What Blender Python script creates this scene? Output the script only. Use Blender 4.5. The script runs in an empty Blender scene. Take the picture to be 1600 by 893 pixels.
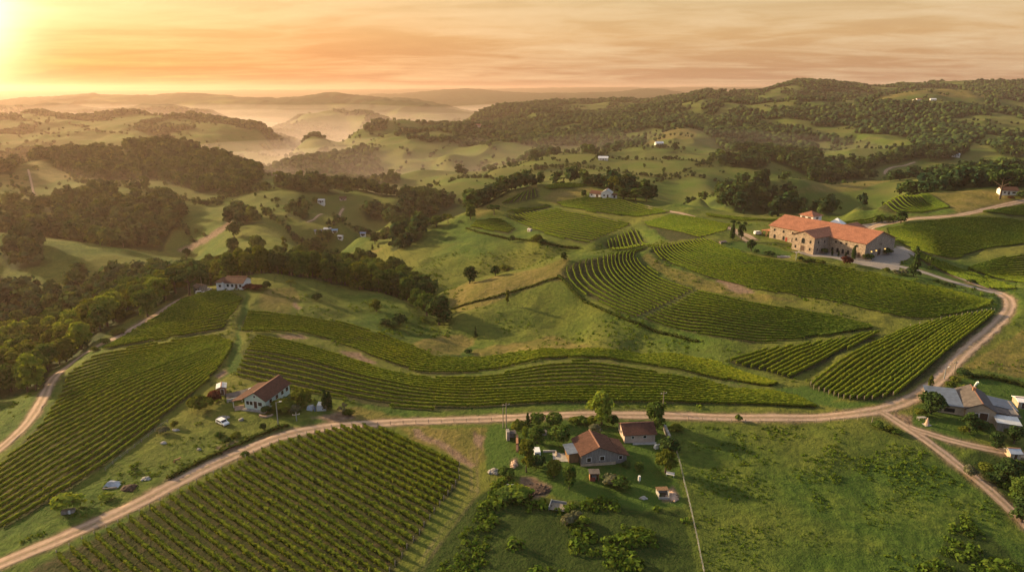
import bpy, bmesh, math, random
import numpy as np
from mathutils import Vector
random.seed(7); RNG = np.random.default_rng(7)
R = math.radians
SC = bpy.context.scene
COL = SC.collection

# ------------------------------------------------------------------ camera
CAMH = 90.0; PITCH = R(16.0); FPX = 1600*24/36
cam_d = bpy.data.cameras.new('camera'); cam = bpy.data.objects.new('camera', cam_d); COL.objects.link(cam)
cam_d.sensor_width = 36; cam_d.lens = 24; cam_d.clip_start = 1; cam_d.clip_end = 60000
cam.location = (0, 0, CAMH); cam.rotation_euler = (math.pi/2-PITCH, 0, 0)
SC.camera = cam

# ------------------------------------------------------------------ light
SUN_AZ, SUN_EL = -62.0, 18.0        # degrees left of the view axis, degrees up
SUN_DIR = Vector((math.sin(R(SUN_AZ))*math.cos(R(SUN_EL)), math.cos(R(SUN_AZ))*math.cos(R(SUN_EL)), math.sin(R(SUN_EL))))
sun_d = bpy.data.lights.new('sun', 'SUN'); sun = bpy.data.objects.new('sun', sun_d); COL.objects.link(sun)
sun_d.energy = 5.0; sun_d.angle = R(3.0); sun_d.color = (1.0, 0.71, 0.38)
sun.rotation_euler = SUN_DIR.to_track_quat('Z', 'Y').to_euler(); sun.location = SUN_DIR*400+Vector((0, 0, 90))

w = bpy.data.worlds.new('World'); SC.world = w; w.use_nodes = True
def build_world():
    nt = w.node_tree; N = nt.nodes; L = nt.links; N.clear()
    out = N.new('ShaderNodeOutputWorld'); bg = N.new('ShaderNodeBackground')
    sky = N.new('ShaderNodeTexSky'); sky.sky_type = 'NISHITA'; sky.sun_disc = False
    sky.sun_elevation = R(SUN_EL); sky.sun_rotation = R(SUN_AZ)
    sky.air_density = 1.6; sky.dust_density = 6.0; sky.ozone_density = 0.6; sky.altitude = 600
    tc = N.new('ShaderNodeTexCoord'); sep = N.new('ShaderNodeSeparateXYZ'); L.new(tc.outputs['Generated'], sep.inputs[0])
    def math_(op, a, b=None, c=None):
        m = N.new('ShaderNodeMath'); m.operation = op
        for i, v in enumerate((a, b, c)):
            if v is None: continue
            if isinstance(v, (int, float)): m.inputs[i].default_value = v
            else: L.new(v, m.inputs[i])
        return m.outputs[0]
    def mix(f, a, b, t='MIX'):
        m = N.new('ShaderNodeMix'); m.data_type = 'RGBA'; m.blend_type = t
        for s, v in ((m.inputs['Factor'], f), (m.inputs[6], a), (m.inputs[7], b)):
            if isinstance(v, (int, float)): s.default_value = v
            elif isinstance(v, tuple): s.default_value = v+(1,)
            else: L.new(v, s)
        return m.outputs[2]
    def ramp(f, stops):
        r = N.new('ShaderNodeValToRGB'); cr = r.color_ramp
        while len(cr.elements) > 1: cr.elements.remove(cr.elements[-1])
        cr.elements[0].position = stops[0][0]; cr.elements[0].color = stops[0][1]+(1,)
        for p, c in stops[1:]:
            e = cr.elements.new(p); e.color = c+(1,)
        L.new(f, r.inputs[0]); return r.outputs[0]
    z = sep.outputs['Z']
    # dawn air: warm band low down, paler above, cooler high overhead
    high = ramp(math_('MAXIMUM', z, 0.0), SKY_RAMP)
    # glow round the low sun
    gd = N.new('ShaderNodeVectorMath'); gd.operation = 'DOT_PRODUCT'; L.new(tc.outputs['Generated'], gd.inputs[0])
    gaz, gel = R(-39.5), R(4.6)
    gd.inputs[1].default_value = (math.sin(gaz)*math.cos(gel), math.cos(gaz)*math.cos(gel), math.sin(gel))
    gdv = math_('MAXIMUM', gd.outputs['Value'], 0.0)
    glow = math_('POWER', gdv, 420.0); glow2 = math_('POWER', gdv, 22.0)
    back = ramp(math_('ADD', math_('MULTIPLY', gd.outputs['Value'], 0.5), 0.5), [(0.0, (0.36, 0.58, 1.15)), (0.42, (0.48, 0.62, 0.95)), (0.62, (0.96, 0.96, 1.0)), (1.0, (1, 1, 1))])
    # streaky high cloud, laid out on a cloud deck seen in perspective
    deck = math_('ADD', math_('MAXIMUM', z, 0.0), 0.07)
    cx = math_('DIVIDE', sep.outputs['X'], deck); cy = math_('DIVIDE', sep.outputs['Y'], deck)
    cv = N.new('ShaderNodeCombineXYZ'); L.new(math_('MULTIPLY', math_('ADD', cx, math_('MULTIPLY', cy, 0.16)), 0.46), cv.inputs[0]); L.new(math_('MULTIPLY', cy, 0.95), cv.inputs[1])
    n1 = N.new('ShaderNodeTexNoise'); n1.inputs['Scale'].default_value = 0.75; n1.inputs['Detail'].default_value = 7; n1.inputs['Roughness'].default_value = 0.55; n1.inputs['Distortion'].default_value = 1.1
    L.new(cv.outputs[0], n1.inputs['Vector'])
    cv2 = N.new('ShaderNodeCombineXYZ'); L.new(math_('MULTIPLY', math_('SUBTRACT', cx, math_('MULTIPLY', cy, 0.05)), 1.1), cv2.inputs[0]); L.new(math_('MULTIPLY', cy, 1.5), cv2.inputs[1])
    n2 = N.new('ShaderNodeTexNoise'); n2.inputs['Scale'].default_value = 1.3; n2.inputs['Detail'].default_value = 6; n2.inputs['Roughness'].default_value = 0.62; n2.inputs['Distortion'].default_value = 0.8; L.new(cv2.outputs[0], n2.inputs['Vector'])
    cn = math_('ADD', math_('MULTIPLY', n1.outputs[0], 0.66), math_('MULTIPLY', n2.outputs[0], 0.34))
    cloud = ramp(cn, [(0.44, (0,0,0)), (0.64, (1,1,1))])
    dark = ramp(cn, [(0.36, (1,1,1)), (0.50, (0,0,0))])
    base = mix(CLOUD_A, high, mix(cloud, high, CLOUD_COL))
    base = mix(math_('MULTIPLY', dark, 0.38), base, mix(1.0, base, (0.80, 0.70, 0.66), 'MULTIPLY'))
    base = mix(1.0, base, back, 'MULTIPLY')
    lowz = ramp(z, [(0.03, (1,1,1)), (0.105, (0,0,0))]); glow3 = math_('POWER', gdv, 5.0)
    base = mix(glow3, base, mix(1.0, base, (1.35, 1.08, 0.80), 'MULTIPLY'))
    base = mix(math_('MULTIPLY', math_('POWER', gdv, 9.0), lowz), base, mix(1.0, base, (1.10, 0.66, 0.30), 'MULTIPLY'))
    base = mix(1.0, base, mix(glow2, (0,0,0), mix(lowz, (0.42, 0.34, 0.20), (0.14, 0.03, 0.0))), 'ADD')
    base = mix(1.0, base, mix(glow, (0,0,0), (3.4, 2.8, 1.8)), 'ADD')
    # the physical sky gives the fall-off of light round the compass
    b1 = N.new('ShaderNodeBackground'); L.new(sky.outputs[0], b1.inputs[0]); b1.inputs[1].default_value = 0.008
    b2 = N.new('ShaderNodeBackground'); L.new(base, b2.inputs[0]); b2.inputs[1].default_value = SKY_STR
    ad = N.new('ShaderNodeAddShader'); L.new(b1.outputs[0], ad.inputs[0]); L.new(b2.outputs[0], ad.inputs[1])
    L.new(ad.outputs[0], out.inputs[0]); N.remove(bg)
SKY_RAMP = [(0.0, (0.50, 0.285, 0.17)), (0.03, (0.58, 0.335, 0.165)), (0.07, (0.68, 0.425, 0.19)), (0.12, (0.70, 0.51, 0.26)), (0.20, (0.62, 0.54, 0.42)), (0.45, (0.62, 0.62, 0.56)), (1.0, (0.54, 0.61, 0.62))]
CLOUD_COL = (0.84, 0.62, 0.36); CLOUD_A = 0.8; SKY_STR = 0.50
build_world()
vs = SC.view_settings; vs.view_transform = 'Standard'; vs.look = 'None'; vs.exposure = 1.0; vs.gamma = 1; vs.use_curve_mapping = False
cy = SC.cycles; cy.max_bounces = 5; cy.diffuse_bounces = 2; cy.glossy_bounces = 2; cy.transmission_bounces = 3; cy.volume_bounces = 0; cy.transparent_max_bounces = 32
cy.use_denoising = True; cy.sample_clamp_indirect = 4.0

# ------------------------------------------------------------------ pixel <-> world
CP, SP = math.cos(PITCH), math.sin(PITCH)
def ray(px, py):
    u = (np.asarray(px, float)-800)/FPX; v = -(np.asarray(py, float)-446.5)/FPX
    return u, CP+SP*v, -SP+CP*v
def proj(X, Y, Z):
    d = np.asarray(Z, float)-CAMH; f = Y*CP-d*SP; up = Y*SP+d*CP
    return 800+FPX*X/f, 446.5-FPX*up/f

# ------------------------------------------------------------------ terrain heights
PT = []                                    # (a = X/Y, lnY, z)
def addY(px, py, Y):
    rx, ry, rz = ray(px, py); t = Y/ry; PT.append((rx/ry, math.log(Y), CAMH+rz*t))
def addZ(px, py, z):
    rx, ry, rz = ray(px, py); t = (z-CAMH)/rz; PT.append((rx/ry, math.log(ry*t), z))
def addH(px, Y, z, py=440):
    rx, ry, rz = ray(px, py); PT.append((rx/ry, math.log(Y), z))
def lineY(pts, step=30, drop=None, lift=0.0, foot=None):
    for (a, b) in zip(pts[:-1], pts[1:]):
        n = max(1, int(abs(b[0]-a[0])/step))
        for i in range(n):
            t = i/n; q = [a[k]+(b[k]-a[k])*t for k in range(3)]
            _ridge(q, drop, lift, foot)
    _ridge(pts[-1], drop, lift, foot)
def _ridge(q, drop, lift, foot):
    rx, ry, rz = ray(q[0], q[1]); t = q[2]/ry; z = CAMH+rz*t-lift
    PT.append((rx/ry, math.log(q[2]), z))
    if drop: PT.append((rx/ry, math.log(q[2]*drop[0]), z+drop[1]))
    if foot: PT.append((rx/ry, math.log(q[2]*foot[0]), foot[1]))
for p in [(0,893,-1),(200,893,0),(400,893,0),(650,893,0),(900,893,-1),(1100,893,-2),(1300,893,-3),(1600,893,-5),(-250,1100,-1),(300,1150,0),(800,1200,0),(1300,1150,-3),(1850,1100,-6),
          (-250,860,-3),(100,843,0),(235,776,0),(380,702,0),(534,663,.3),(768,653,0),(970,647,0),(1167,653,-.5),(1335,647,0),(1446,610,1),(1503,553,3),(1555,510,4.6),(1583,470,6.5),
          (450,790,0),(600,740,0),(700,690,0),(900,740,0),(900,820,-1),(1150,720,-1.2),(1350,760,-2.6),(1250,830,-2.6),(1500,720,-2.4),(1580,820,-4.5),(1750,800,-6),
          (1540,650,-.6),(1560,580,2),(1600,540,3.4),(1700,560,2),(1700,640,-2),(1700,480,6),
          (100,740,0),(200,690,.6),(300,640,.6),(250,620,1),(180,600,0.6),(300,570,1.8),(350,540,2),(300,500,3),(345,460,4.4),(250,520,1.6),(130,640,-.8),
          (0,704,-3),(30,677,-2.8),(57,643,-2.5),(81,590,-2.4),(141,550,-1.6),(188,526,-.6),(235,496,1),(282,469,3),(150,520,-4),(210,490,-1),(-120,760,-5),
          (410,640,1.2),(480,600,1.0),(400,560,1.8),(390,500,2.4),(500,540,0.2),(560,575,-1.2),(640,600,-1.6),(780,600,-.4),(910,580,.4),(1050,600,0),(1200,620,-.2),(640,640,-.3),
          (560,520,-2.0),(660,560,-4.0),(720,570,-3.4),(850,552,-1.4),(950,550,-.8),(1060,560,-1.6),
          (450,470,2.4),(540,470,-1.6),(600,490,-4),(660,515,-7),(720,530,-9),(748,548,-9.5),(700,490,-8.5),(660,478,-8),
          (800,540,-7.5),(900,525,-6),(1000,540,-5),(1080,550,-4),
          (880,470,.6),(930,490,0),(1000,500,.2),(1100,525,-.4),(1180,540,-.4),(1280,530,1),(1360,515,2.6),(1420,505,3.8),(1500,490,5.2),
          (1100,490,3),(1200,480,4.8),(1300,490,4.6),(1200,450,6.4),(1100,450,5.6),(1020,430,6.2),(1300,440,7.6),(1400,460,6.6),(1480,470,6.2),
          (1140,400,9),(1275,397,9),(1350,405,9),(1388,385,9.6),(1240,389,9),(1202,371,9.2),(1420,395,9),(1450,440,7.4),(1520,450,6.9),
          (1270,590,-.6),(1330,560,1),(1420,540,2.4),(1300,620,-.4),(1180,585,-1.2)]:
    addZ(*p)
# edge of the near spur, with the ground falling behind it
lineY([(330,452,303),(380,436,312),(420,428,318),(480,436,325),(540,450,322),(600,462,312),(645,478,298)], 30, drop=(1.10,-9), lift=0)
for p in [(-150,225,-12),(0,235,-14),(80,255,-15),(150,300,-15),(220,330,-10),(280,345,-10),(-150,330,-28),(0,360,-31),(150,390,-33),(300,400,-25),(450,395,-20),(560,380,-18),(640,360,-16)]: addH(*p)
# B1: spur left of the winery
lineY([(690,455,318),(740,435,330),(800,420,337),(880,400,346),(930,393,351),(970,390,354)], 30, drop=(1.10,-14))
lineY([(1020,384,358),(1110,372,374),(1180,364,392)], 30)
for p in [(720,500,277),(760,470,295),(800,490,283),(830,450,303),(900,430,312),(870,510,272)]: addY(*p)
# B2: the vineyard hill behind
lineY([(510,403,490),(600,378,500),(700,345,510),(760,318,530),(800,298,545),(850,287,560),(900,286,562),(960,299,545),(1040,318,520),(1130,333,490),(1200,342,470),(1300,347,455),(1390,347,440)], 30, drop=(1.14,-24), foot=(1.38,-46))
for p in [(560,420,430),(620,405,432),(700,415,400),(760,400,405),(850,392,398),(930,386,392),(700,375,460),(800,340,490),(900,350,455),(900,312,525),(1000,340,465),(1000,365,415),(1080,350,420),(1150,348,430),(650,395,440),(840,320,520)]: addY(*p)
# C: right of the winery
for p in [(1400,355,415),(1480,370,380),(1500,420,325),(1560,440,307),(1600,400,340),(1600,350,425),(1720,400,340),(1720,340,440),(1560,400,342)]: addY(*p)
lineY([(1340,325,462),(1400,310,480),(1480,300,495),(1540,292,505),(1600,292,510),(1750,290,520)], 40, drop=(1.12,-6))
for p in [(1380,330,448),(1450,320,465),(1540,312,470),(1600,312,465)]: addY(*p)
lineY([(1100,305,680),(1150,296,700),(1200,290,710),(1250,292,715)], 40, drop=(1.15,-20))
for p in [(1150,318,610),(1230,325,600),(1290,330,560),(1290,292,750),(1350,290,760),(1450,292,640),(1550,285,620)]: addY(*p)
lineY([(1260,283,800),(1330,283,820),(1400,282,850),(1500,275,850),(1620,270,850)], 50, drop=(1.12,-20))
# left: D1 meadow, wooded slopes, the left hill
lineY([(-120,360,470),(0,367,480),(70,373,490),(180,387,500),(260,403,498),(300,415,480)], 40, drop=(1.10,-10))
for p in [(100,450,405),(200,440,415),(0,430,430),(-120,450,400),(100,415,440)]: addY(*p)
for p in [(0,340,600),(150,335,640),(250,345,620),(150,300,720),(60,300,740),(250,300,740),(-120,300,720),(100,270,860),(200,270,880),(280,265,890),(350,290,790),(300,320,700),(310,350,600),(400,350,575),(350,380,520),(480,312,715),(500,332,640),(450,380,500),(530,350,595),(560,370,530),(620,335,680),(660,322,720),(440,320,680),(380,330,660)]: addY(*p)
lineY([(-150,268,800),(0,264,820),(60,246,900),(130,240,950),(210,231,1000),(270,229,1010),(330,246,970),(400,272,880),(440,283,840),(500,290,810),(560,298,770),(610,312,730)], 35, drop=(1.15,-24), foot=(1.45,-62))
# misty valley and the far ridges
for px in range(-150, 560, 100): addH(px, 1500, -66); addH(px, 2700, -72)
for px in range(560, 760, 60): addH(px, 1250, -62); addH(px, 1000, -58)
lineY([(-150,180,2100),(0,180,2150),(60,180,2150),(140,188,2150),(200,184,2150),(300,186,2100),(360,196,2050),(420,207,1950),(480,222,1850),(530,240,1750)], 40, drop=(1.15,-45))
lineY([(-150,152,4300),(0,157,4300),(80,151,4400),(130,148,4400),(210,153,4400),(280,147,4300),(360,151,4300),(400,154,4200),(480,152,4100),(510,147,4100),(560,150,4100),(620,153,4100),(680,160,3900),(740,176,3600)], 40, drop=(1.2,-70))
for p in [(100,172,3500),(300,170,3500),(450,178,3200),(550,180,3200)]: addY(*p)
lineY([(360,222,2450),(400,210,2550),(440,196,2650),(480,180,2750),(520,174,2800),(560,178,2780),(600,188,2700),(630,198,2600)], 30, drop=(1.08,-30), foot=(.92,-70))
lineY([(540,162,3500),(590,158,3500),(640,160,3450),(690,168,3350),(740,178,3250)], 30, drop=(1.08,-30))
lineY([(-150,172,2950),(0,169,2950),(90,165,3000),(180,170,3000),(260,166,3000),(330,174,2950)], 40, drop=(1.08,-30))
lineY([(560,150,7200),(640,147,7200),(700,141,7200),(740,140,7200),(800,146,7200),(860,147,7000),(940,146,7000),(1000,141,7000),(1035,140,7000),(1080,147,7000),(1200,150,7000)], 40, drop=(1.2,-60))
lineY([(-200,146,11500),(200,144,11500),(600,143,11500),(860,141,11500),(950,139,11500),(1050,140,11500),(1150,138,11500),(1300,140,11500),(1700,138,11500)], 80)
for px in range(650, 1200, 80): addH(px, 4800, -60, 160)
# G: long wooded ridge running from the centre to the right
lineY([(450,250,1650),(500,226,1720),(560,208,1800),(600,198,1850),(640,196,1880),(700,197,2000),(740,184,2300),(770,172,2450),(800,166,2550),(850,159,2650),(880,158,2700),(910,163,2700),(945,157,2800),(1000,160,2800),(1060,155,2650),(1100,146,2550),(1150,144,2500),(1190,145,2500),(1230,132,2600),(1290,129,2700),(1330,134,2800),(1380,142,3000),(1420,136,3100),(1470,131,3100),(1530,134,3100),(1600,129,3100),(1750,126,3100)], 30, drop=(1.15,-50))
lineY([(440,268,1250),(500,252,1320),(540,238,1420),(600,220,1550),(640,217,1620),(700,208,1700),(740,202,1750),(785,189,1950),(840,177,2050),(900,178,2050),(960,178,2050),(1050,168,2000),(1110,160,2000)], 30, drop=(1.10,-22))
lineY([(1150,165,1950),(1240,163,1850),(1300,160,1850),(1350,160,1850),(1400,148,1900),(1450,140,1950),(1520,143,1950),(1560,157,1850),(1600,170,1750),(1700,172,1700)], 30, drop=(1.12,-22))
for p in [(1100,158,2250),(1200,152,2200),(1290,148,2400),(700,230,1450),(800,215,1650),(880,225,1500),(950,205,1650),(1000,200,1650),(1080,185,1700),(1160,190,1650),(1280,180,1680),(1400,165,1720),(1500,165,1740),(1200,215,1420),(1300,210,1480),(1400,205,1480),(1500,195,1500),(1600,195,1500),(1260,240,1220),(1350,235,1220),(1450,232,1230),(1500,216,1340),(1600,218,1300),(1300,262,1020),(1350,262,1040),(1420,255,1060),(1480,248,1080),(1600,250,1050)]: addY(*p)
lineY([(610,287,1080),(660,268,1180),(700,250,1280),(750,235,1380),(790,232,1400)], 30, drop=(1.06,-8))
lineY([(655,296,900),(760,268,1000),(850,248,1100),(910,241,1150),(1000,227,1250),(1060,206,1380)], 30, drop=(1.08,-12))
for p in [(700,305,850),(800,285,900),(900,265,980),(1000,255,1030),(1080,230,1180),(1120,250,1050),(1180,270,950),(1000,285,880),(1100,285,880),(900,282,850),(1150,240,1150)]: addY(*p)
for px in range(760, 1100, 60): addH(px, 800, -48)
for px in (1150, 1250): addH(px, 860, -44)
for s in (-1, 1):
    for Y, z in ((90,-2),(300,-6),(900,0),(2500,20),(6000,60),(12500,100)): PT.append((s*1.2, math.log(Y), z if s < 0 else z*.6))
PT = np.array(PT); K = 1.9
A0, A1, NA = -1.12, 1.12, 1000
LY0, LY1, NY = math.log(62), math.log(13000), 1150
def rbf():
    P = np.c_[PT[:, 0]*K, PT[:, 1]]
    # merge points that sit on top of each other
    keep = []; 
    for i in range(len(P)):
        if all((P[i]-P[j])@(P[i]-P[j]) > 0.012**2 for j in keep): keep.append(i)
    P = P[keep]; V = PT[keep, 2]; c2 = 0.035**2
    D = ((P[:, None]-P[None])**2).sum(-1); M = np.sqrt(D+c2)
    n = len(P); S = np.zeros((n+3, n+3)); S[:n, :n] = M+np.eye(n)*-0.004
    S[:n, n] = 1; S[:n, n+1:] = P; S[n, :n] = 1; S[n+1:, :n] = P.T
    wgt = np.linalg.solve(S, np.r_[V, 0, 0, 0])
    na, ny = 320, 360
    ga = np.linspace(A0, A1, na); gy = np.linspace(LY0, LY1, ny)
    Z = np.empty((ny, na))
    for i, y in enumerate(gy):
        d = (ga[:, None]*K-P[None, :, 0])**2+(y-P[None, :, 1])**2
        Z[i] = np.sqrt(d+c2)@wgt[:n]+wgt[n]+ga*K*wgt[n+1]+y*wgt[n+2]
    return Z
def up1(Z, n, axis):                        # cubic resampling along one axis
    Z = np.moveaxis(Z, axis, 0); m = Z.shape[0]; t = np.linspace(0, m-1, n); i = np.clip(t.astype(int), 0, m-2); f = (t-i)[:, None]
    g = lambda k: Z[np.clip(i+k, 0, m-1)]
    p0, p1, p2, p3 = g(-1), g(0), g(1), g(2)
    r = p1+0.5*f*(p2-p0+f*(2*p0-5*p1+4*p2-p3+f*(3*(p1-p2)+p3-p0)))
    return np.moveaxis(r, 0, axis)
def vnoise(x, y, seed=0):                   # value noise
    xi = np.floor(x).astype(np.int64); yi = np.floor(y).astype(np.int64); fx = x-xi; fy = y-yi
    fx = fx*fx*(3-2*fx); fy = fy*fy*(3-2*fy)
    def h(a, b):
        k = (a*374761393+b*668265263+seed*974711) & 0x7fffffff
        k = ((k ^ (k >> 13))*1274126177) & 0x7fffffff
        return ((k ^ (k >> 16)) & 0xffff)/65535.0
    return (h(xi, yi)*(1-fx)+h(xi+1, yi)*fx)*(1-fy)+(h(xi, yi+1)*(1-fx)+h(xi+1, yi+1)*fx)*fy*1.0
def fbm(x, y, seed=0, o=4):
    s = 0; a = .5
    for k in range(o): s = s+a*(vnoise(x*2**k, y*2**k, seed+k)-.5); a *= .5
    return s
ga = np.linspace(A0, A1, NA); gl = np.linspace(LY0, LY1, NY); gY = np.exp(gl)
HB = up1(up1(rbf(), NY, 0), NA, 1)
GX = ga[None, :]*gY[:, None]; GY = np.repeat(gY[:, None], NA, 1)
far = np.clip((GY-380)/900, 0, 1)
HB = HB+far*30*fbm(GX/260, GY/260, 3, 4)+np.clip((GY-560)/500, 0, 1)*11*fbm(GX/95, GY/95, 13, 3)+np.clip((GY-250)/300, 0, 1)*2.2*fbm(GX/45, GY/45, 11, 3)+0.9*fbm(GX/22, GY/22, 17, 3)
HZ = HB.copy()
def hz(x, y):
    x = np.asarray(x, float); y = np.maximum(np.asarray(y, float), 63)
    fa = np.clip((x/y-A0)/(A1-A0)*(NA-1), 0, NA-1.001); fl = np.clip((np.log(y)-LY0)/(LY1-LY0)*(NY-1), 0, NY-1.001)
    i = fa.astype(int); j = fl.astype(int); u = fa-i; v = fl-j
    return (HZ[j, i]*(1-u)+HZ[j, i+1]*u)*(1-v)+(HZ[j+1, i]*(1-u)+HZ[j+1, i+1]*u)*v
MY = np.exp(np.arange(math.log(70), math.log(12800), 0.004))
def at(px, py):
    """world x, y, z where the sight line through a pixel of the photograph meets the ground"""
    px = np.atleast_1d(np.asarray(px, float)); py = np.atleast_1d(np.asarray(py, float)); out = np.empty((len(px), 3))
    for k in range(0, len(px), 400):
        rx, ry, rz = ray(px[k:k+400], py[k:k+400]); t = MY[None]/ry[:, None]
        X = rx[:, None]*t; Zr = CAMH+rz[:, None]*t; g = Zr-hz(X, np.broadcast_to(MY, X.shape))
        hit = g < 0; j = np.where(hit.any(1), hit.argmax(1), np.maximum(g[:, :].argmin(1), 1)); j = np.maximum(j, 1)
        r = np.arange(len(j)); g0 = g[r, j-1]; g1 = g[r, j]
        f = np.where(g1 < 0, g0/np.maximum(g0-g1, 1e-9), 1.0)
        Y = MY[j-1]+(MY[j]-MY[j-1])*f; x = rx/ry*Y
        out[k:k+400] = np.c_[x, Y, hz(x, Y)]
    return out
def at1(px, py): return Vector(at(px, py)[0])
def inpoly(x, y, poly):
    p = np.asarray(poly, float); r = np.zeros(np.shape(x), bool); n = len(p)
    for i in range(n):
        x0, y0 = p[i]; x1, y1 = p[(i+1) % n]
        if y0 == y1: continue
        c = (y0 > y) != (y1 > y)
        r ^= c & (x < (x1-x0)*(y-y0)/(y1-y0)+x0)
    return r
# ------------------------------------------------------------------ ground cover (polygons in photograph pixels, near and far limits in metres)
V = {}   # vineyard blocks
V['front'] = [(583,668),(600,674),(667,705),(717,728),(716,752),(684,792),(661,826),(617,884),(560,960),(300,1010),(40,905),(60,885),(100,866),(200,816),(290,768),(340,742),(380,722),(430,697),(480,682),(533,669)]
V['left low'] = [(-60,790),(0,726),(40,692),(66,662),(92,622),(105,588),(152,553),(210,544),(270,534),(340,525),(364,536),(361,548),(345,572),(325,595),(300,617),(250,660),(200,700),(157,731),(79,786),(0,825),(-60,856)]
V['left high'] = [(160,546),(200,523),(245,496),(285,468),(318,459),(345,454),(365,457),(380,469),(371,483),(356,500),(351,517),(330,520),(260,530),(200,539)]
V['mid low'] = [(399,526),(386,546),(374,572),(367,586),(412,600),(465,609),(554,627),(649,641),(780,637),(885,630),(1069,630),(1200,634),(1278,637),(1238,617),(1200,612),(1147,609),(1095,594),(1016,581),(964,570),(911,564),(846,570),(780,586),(727,592),(675,592),(622,585),(591,576),(544,560),(491,542),(431,528)]
V['mid high'] = [(389,485),(376,519),(465,520),(517,532),(570,553),(622,574),(662,584),(701,587),(780,577),(846,561),(911,558),(964,564),(1042,576),(1121,592),(1200,604),(1217,600),(1161,583),(1121,567),(1069,556),(990,552),(937,546),(846,547),(780,555),(714,562),(675,556),(649,543),(596,523),(544,507),(499,499),(439,490)]
V['right big'] = [(1421,513),(1450,506),(1487,498),(1521,492),(1547,488),(1558,490),(1503,540),(1455,585),(1416,611),(1390,621),(1358,626),(1319,624),(1293,615),(1266,606),(1269,595),(1293,577),(1348,543),(1398,522)]
V['right small'] = [(1140,564),(1180,549),(1244,541),(1285,535),(1327,529),(1350,523),(1375,519),(1364,530),(1314,551),(1280,572),(1238,592),(1219,588),(1196,581),(1155,572)]
V['winery low'] = [(874,427),(880,434),(911,459),(951,480),(998,498),(1042,511),(1095,524),(1174,538),(1232,532),(1298,524),(1364,513),(1361,509),(1311,497),(1232,482),(1180,473),(1090,454),(1035,433),(1008,415),(990,401),(995,394),(1017,387),(969,395),(916,406),(890,416)]
V['winery high'] = [(1022,387),(1074,377),(1100,373),(1120,380),(1133,386),(1177,400),(1234,410),(1301,417),(1368,428),(1395,436),(1442,445),(1521,461),(1550,470),(1547,478),(1495,492),(1432,501),(1403,497),(1337,480),(1285,468),(1180,454),(1103,433),(1047,412),(1019,399),(1013,395)]
V['right slope'] = [(1385,358),(1430,349),(1469,342),(1534,338),(1615,346),(1620,380),(1547,388),(1508,399),(1495,408),(1470,405),(1442,398),(1416,385),(1390,371)]
V['road band'] = [(1422,389),(1450,402),(1508,424),(1560,440),(1587,452),(1545,452),(1490,434),(1440,410)]
V['right corner'] = [(1512,420),(1560,404),(1620,396),(1620,446),(1575,440),(1540,431)]
V['right top'] = [(1535,332),(1600,320),(1640,316),(1640,342),(1570,336)]
V['golden'] = [(1345,318),(1400,308),(1450,304),(1484,325),(1440,334),(1395,333),(1370,326)]
V['hill a'] = [(743,346),(780,341),(806,358),(793,366),(735,355)]
V['hill b'] = [(788,338),(869,327),(982,349),(985,352),(916,382),(880,374),(851,366)]
V['hill c'] = [(869,317),(916,309),(950,311),(982,316),(1047,332),(995,340),(930,333),(880,323)]
V['hill d'] = [(788,331),(815,326),(851,320),(866,324),(810,334)]
V['hill e'] = [(783,319),(806,306),(837,294),(843,309),(806,317)]
V['hill f'] = [(849,293),(865,289),(890,287),(930,291),(885,295),(860,298)]
V['hill g'] = [(942,380),(990,358),(1016,383),(985,390),(956,392)]
V['hill h'] = [(1006,349),(1047,337),(1100,340),(1142,351),(1135,361),(1100,371),(1047,378)]
BLK_Y = {'front':(60,185),'left low':(90,340),'left high':(150,340),'mid low':(150,330),'mid high':(180,330),'right big':(150,330),'right small':(150,320),'winery low':(200,380),'winery high':(220,400),'right slope':(280,440),'road band':(250,400),'right corner':(250,420),'right top':(350,520),'golden':(400,520)}
BLK_Y['hill h'] = BLK_Y['hill g'] = (335, 600)
for k in V: BLK_Y.setdefault(k, (370, 600))

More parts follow.
